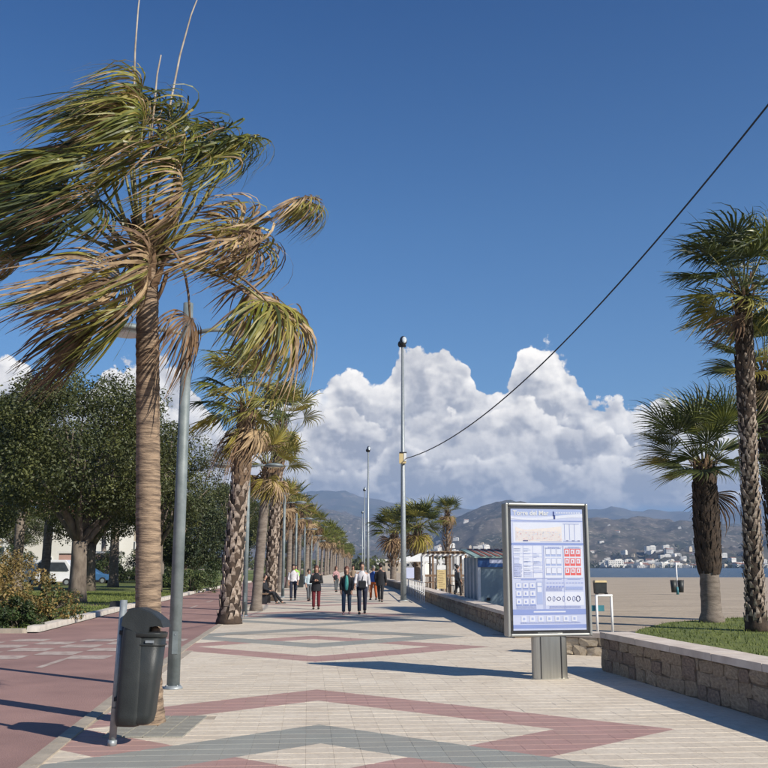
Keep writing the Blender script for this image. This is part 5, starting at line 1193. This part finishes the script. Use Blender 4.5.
    loft('coat' if coat else 'shirt', coat or top, [(hem, .186*fw_, .145*fw_, 0), ((hem+hz+.12)/2, .182*fw_, .140*fw_, 0), (hz+.16, .160*fw_, .122*fw_, 0), (hz+.30, .178*fw_, .130*fw_, -.005), (hz+.38, .184*fw_, .125*fw_, 0), (hz+.44, .168*fw_, .105*fw_, 0), (hz+.485, .12, .085, 0), (hz+.53, .075, .068, -.005), (hz+.55, .062, .062, -.005)], sl)
    if inner:
        m = MB(); m.ell(V(0, -.125, hz+.22), (.07*k, .05*k, .30*k), 10, 8); m.build('inner_top', inner, root)
    m = MB(); c = Vector(V(0, .02, hz+.745)); m.ell(c, (.092*k, .112*k, .108*k), 14, 9, jit=.2)
    # keep the face open
    m.v = [tuple(Vector((q[0], max(q[1], -.062*k if q[2] < (hz+.745)*k else -.2), q[2]))) for q in m.v]
    if long_hair: m.ell(Vector(V(0, .055, hz+.62)), (.10*k, .065*k, .15*k), 12, 8, jit=.2)
    m.build('hair', hair, root)
    m = MB()
    for s in (-1, 1): m.ell(V(s*.03, -.098, hz+.715), (.011*k, .008*k, .007*k), 6, 5)
    m.build('eyes', 'dark', root)
    for i in (0, 1):
        f = Vector(foot[i]); m = MB(); m.ell(tuple(f+Vector((0, -.055, -.045))*k), (.048*k, .135*k, .048*k), 10, 7); m.v = [(a, b, max(c2, 0.003)) for a, b, c2 in m.v]; m.build('shoe', shoes, root)
    if bag:
        m = MB(); m.box(V(*bag[1]), (.26*k, .14*k, .26*k)); o = m.build('bag', bag[0], root); b = o.modifiers.new('bevel', 'BEVEL'); b.width = .04; b.segments = 2
        m = MB(); p = Vector(V(*bag[1])); m.tube([p+Vector((0, 0, .1)), Vector(V(-.02 if bag[1][0] > 0 else .02, -.13, hz+.35)), Vector(V(-.10 if bag[1][0] > 0 else .10, -.02, hz+.54))], .012, 5); m.build('strap', bag[0], root)
    return root
def pp(u, v): return G(u, v)
person(pp(293, 600.5), .1, 'man in white shirt and dark jeans walking near the seated man', 1.72, 'cloth_white', 'cloth_navy', stride=.34)
person(pp(308.5, 601), .5, 'small person in pale blue top partly behind the woman in red trousers', 1.50, 'cloth_pale', 'cloth_grey', female=True)
person(pp(316, 609.5), .05, 'woman in black top and dark red trousers with folded arms', 1.66, 'cloth_black', 'cloth_red', 'hair_red', True, .05, coat='cloth_black', fold=True, female=True, shoes='dark')
person(pp(346.5, 614.5), 0, 'woman in open black coat over teal top and blue jeans', 1.63, 'cloth_black', 'cloth_jeans', 'hair_red', True, .30, coat='cloth_black', inner='cloth_teal', female=True, shoes='cloth_pink')
person(pp(362, 614), .05, 'man in white shirt with black shoulder bag beside the woman in teal', 1.78, 'cloth_white', 'cloth_navy', 'hair_dark', False, .36, ((.26, -.05), (-.1, .05)), bag=('cloth_black', (.0, -.17, .98)))
person(pp(380.5, 602), 3.0, 'man all in black walking beside the wall', 1.78, 'cloth_black', 'cloth_black', stride=-.34, coat='cloth_black')
person(pp(373.5, 600), -.35, 'person in blue top and orange trousers beside the man in black', 1.66, 'cloth_blue', 'cloth_orange', 'hair_grey')
person(pp(336, 592), .5, 'distant person in pinkish top carrying a dark bag', 1.62, 'cloth_pink', 'cloth_grey', 'hair_red', True, bag=('cloth_black', (-.1, -.17, 1.0)), female=True)
person(pp(353, 590), 0, 'distant red-haired person between the couple', 1.66, 'cloth_tan', 'cloth_navy', 'hair_red', True, female=True)
person((lerp(70, PROW)+.9, 68, 0), .3, 'person in lime green top by the left row of palms', 1.7, 'cloth_lime', 'cloth_grey')
person(P(457.5, 575, 52)[:2]+(0,), 2.0, 'dark-clothed person standing on the beach bar terrace', 1.7, 'cloth_grey', 'cloth_black')
sx_, sy_, _ = G(264, 603.5)
bench(sx_, sy_, R(90)); person((sx_, sy_, -.04), R(80), 'man in black sitting on the bench with outstretched legs', 1.74, 'cloth_black', 'cloth_black', seated=True, coat='cloth_black')
# ------------------------------------------------------------------ hills, mountains, town
def hill_mat(name, c1, c2, c3, sc):
    m = bpy.data.materials.new(name); m.use_nodes = True; nt = m.node_tree; b = nt.nodes['Principled BSDF']; b.inputs['Roughness'].default_value = 1.0; b.inputs['Specular IOR Level'].default_value = 0.0
    t = nt.nodes.new('ShaderNodeTexCoord'); n1 = noise(nt, t.outputs['Object'], sc, 8, .65); n2 = noise(nt, t.outputs['Object'], sc*6, 4, .6)
    c = mixc(nt, n1.lin(.38, .62), c1, c2); c = mixc(nt, n2.lin(.56, .68), c, c3); nt.links.new(c.s, b.inputs['Base Color']); MAT[name] = m
hill_mat('hill_scrub', (0.155, 0.13, 0.105), (0.055, 0.058, 0.042), (0.30, 0.26, 0.215), 0.009)
hill_mat('mountain', (0.16, 0.14, 0.11), (0.09, 0.09, 0.065), (0.20, 0.17, 0.13), 0.0012)
def make_hill(name, prof, D0, D1, z0, mt, rough, seed, az0=-32, az1=32, na=220, nt_=46, power=1.25):
    pr = sorted([azel(u, v) for u, v in prof])
    def ridge(a): return EYE+D1*math.tan(R(max(.05, lerp(a, pr))))
    def pos(a, t):
        r = D0+(D1-D0)*t; x, y = r*math.sin(R(a)), r*math.cos(R(a)); zr = ridge(a)
        if t <= 1: f = t**power
        else: f = 1-(t-1)*1.6
        nz = mn.fractal(Vector((x, y, seed*99))*(rough[1]), 0.9, 2.1, 6, noise_basis='PERLIN_ORIGINAL')
        nz2 = abs(mn.fractal(Vector((x, y, seed*33+5))*(rough[1]*2.7), 0.9, 2.1, 5, noise_basis='PERLIN_ORIGINAL'))
        amp = rough[0]*min(1, t*4)*(.35+.65*(1-min(t, 1)))+rough[0]*.10
        return Vector((x, y, max(z0, z0+(zr-z0)*f+(nz-nz2)*amp)))
    vs = [pos(az0+(az1-az0)*i/na, 1.35*j/nt_) for j in range(nt_+1) for i in range(na+1)]; w = na+1
    m = MB(); m.add(vs, [(j*w+i, j*w+i+1, (j+1)*w+i+1, (j+1)*w+i) for j in range(nt_) for i in range(na)], 0, True); m.build(name, mt, kind='structure'); return pos
h1 = make_hill('near_hill', [(-250, 555), (200, 560), (330, 557), (400, 553), (430, 540), (450, 518), (480, 504), (510, 498), (530, 504), (560, 512), (600, 517), (640, 519), (700, 521), (740, 522), (768, 524), (1000, 515)], 2080, 4600, -2.2, 'hill_scrub', (70, .0021), 1)
h2 = make_hill('middle_hills', [(-250, 520), (150, 516), (260, 512), (300, 508), (340, 505), (380, 512), (410, 516), (440, 508), (480, 512), (560, 520), (640, 524), (768, 524), (1000, 520)], 3900, 6900, 20, 'hill_scrub', (150, .0013), 2)
h3 = make_hill('far_mountains', [(-250, 500), (100, 505), (250, 502), (300, 494), (345, 490), (380, 497), (410, 502), (436, 495), (458, 500), (486, 497), (520, 506), (560, 512), (590, 507), (612, 500), (640, 504), (668, 510), (700, 506), (768, 500), (1000, 498)], 7300, 10500, 60, 'mountain', (150, .0006), 3)
def town():
    def house_me(w, d, h, roofm, wallm, seed):
        rn = random.Random(seed); m = MB(); m.box((0, 0, h/2-2), (w, d, h+4))
        if rn.random() < .55: m.box((w*.2, 0, h+1.0), (w*.45, d*.7, 2.0))
        else:
            m.add([(-w/2-.4, -d/2-.4, h+.02), (w/2+.4, -d/2-.4, h+.02), (w/2+.4, d/2+.4, h+.02), (-w/2-.4, d/2+.4, h+.02), (-w/2, 0, h+1.9), (w/2, 0, h+1.9)], [(0, 1, 5, 4), (1, 2, 5), (2, 3, 4, 5), (3, 0, 4)], 1)
        n = max(2, int(w/3.6))
        for f in range(max(1, int(h/3))):
            for c in range(n): m.box((-w/2+w*(c+.5)/n, -d/2-.03, 1.6+f*3), (1.5, .1, 1.4), m=2)
        return m.mesh('house', [wallm, roofm, 'window_dark'])
    V = [house_me(*a) for a in ((13, 11, 6, 'roof_tile', 'house_white', 1), (18, 12, 7, 'roof_tile', 'house_white', 2), (10, 10, 6, 'roof_tile', 'house_cream', 3), (26, 12, 10, 'house_cream', 'house_white', 4), (14, 11, 4, 'house_white', 'house_white', 7), (22, 13, 8, 'house_white', 'house_white', 8))]
    rn = random.Random(17); cnt = 0
    def place(a, t, s, sc=1.0, pos=h1, grp='houses of the far seaside town', lb='small white house among many on the far town hillside'):
        nonlocal cnt
        p = pos(a, t); o = link('house', rn.choice(V) if sc > .7 else V[0], loc=tuple(p)); o.rotation_euler.z = -R(a)+rn.choice((-.5, -.2, .1, .4, .9)); o.scale = (s,)*3; tag(o, lb, 'house', grp); cnt += 1
    for i in range(240):
        uu = rn.choice((rn.uniform(425, 502), rn.uniform(596, 700), rn.uniform(596, 790))); a = azel(uu, 560)[0]; f = rn.random()**1.15 if uu > 520 else .35+.75*rn.random()
        if mn.noise(Vector((a*.7, f*3.2, 4))) < -.45: continue
        place(a, .004+f*.22, rn.uniform(.45, .85)*(1+f*.4))
    for i in range(36): place(azel(rn.uniform(598, 775), 560)[0], .004+rn.random()*.01, rn.uniform(.8, 1.3), lb='white building in the row along the far shore', grp='buildings along the far shore')
    for i in range(44): place(azel(rn.uniform(430, 780), 560)[0], rn.uniform(.2, .8), rn.uniform(.6, 1.1), lb='isolated white farmhouse on the scrubby hill', grp='scattered hillside houses')
    for i in range(22): place(azel(rn.uniform(300, 440), 560)[0], rn.uniform(.02, .5), rn.uniform(.8, 1.3), pos=h2, lb='distant white building on the middle hills', grp='scattered buildings on the middle hills')
    # tree clumps of the hillside as ground cover
    cs = []; rs = []
    for i in range(520):
        a = azel(rn.uniform(395, 800), 560)[0]; t = rn.random()**1.6*.35; p = h1(a, t+.002); cs.append((p.x, p.y, p.z+2.5)); rs.append(rn.uniform(4, 11))
    Vv, Fq, u = leaf_cloud(cs, rs, 26, 2.6, 5, .7); link('hillside_trees', raw_mesh('hillside_trees', Vv, Fq, ['leaf_tree', 'leaf_ball'], mi=(u > .6).astype(int)), kind='stuff')
    # low scrub and trees beyond the promenade and beach, left of the sea
    cs = []; rs = []
    for i in range(520):
        y = rn.uniform(330, 1900); x = rn.uniform(-.42, .085)*y; cs.append((x, y, rn.uniform(1, 3))); rs.append(rn.uniform(3, 6.5))
    Vv, Fq, u = leaf_cloud(cs, rs, 40, 1.4, 6, .8); link('distant_woodland', raw_mesh('distant_woodland', Vv, Fq, ['leaf_tree', 'leaf_tree_light'], mi=(u > .6).astype(int)), kind='stuff')
    for i in range(34):
        y = rn.uniform(300, 900); x = rn.uniform(.005, .11)*y
        o = link('house', rn.choice(V), loc=(x, y, -.5)); o.rotation_euler.z = rn.uniform(-.5, .5); o.scale = (.55,)*3; tag(o, 'low white seafront building beyond the beach bar', 'house', 'seafront buildings beyond the beach bar')
town()
# ------------------------------------------------------------------ haze
def haze():
    m = bpy.data.materials.new('haze'); m.use_nodes = True; nt = m.node_tree; nt.nodes.clear(); o = nt.nodes.new('ShaderNodeOutputMaterial'); v = nt.nodes.new('ShaderNodeVolumePrincipled')
    v.inputs['Color'].default_value = (0.42, 0.63, 1.0, 1); v.inputs['Density'].default_value = HAZE; v.inputs['Anisotropy'].default_value = 0.1; nt.links.new(v.outputs[0], o.inputs['Volume']); MAT['haze'] = m
    q = MB(); q.box((0, 5000, 497), (50000, 26000, 1006)); q.build('haze', 'haze', kind='stuff')
HAZE = 1.0e-4
haze()
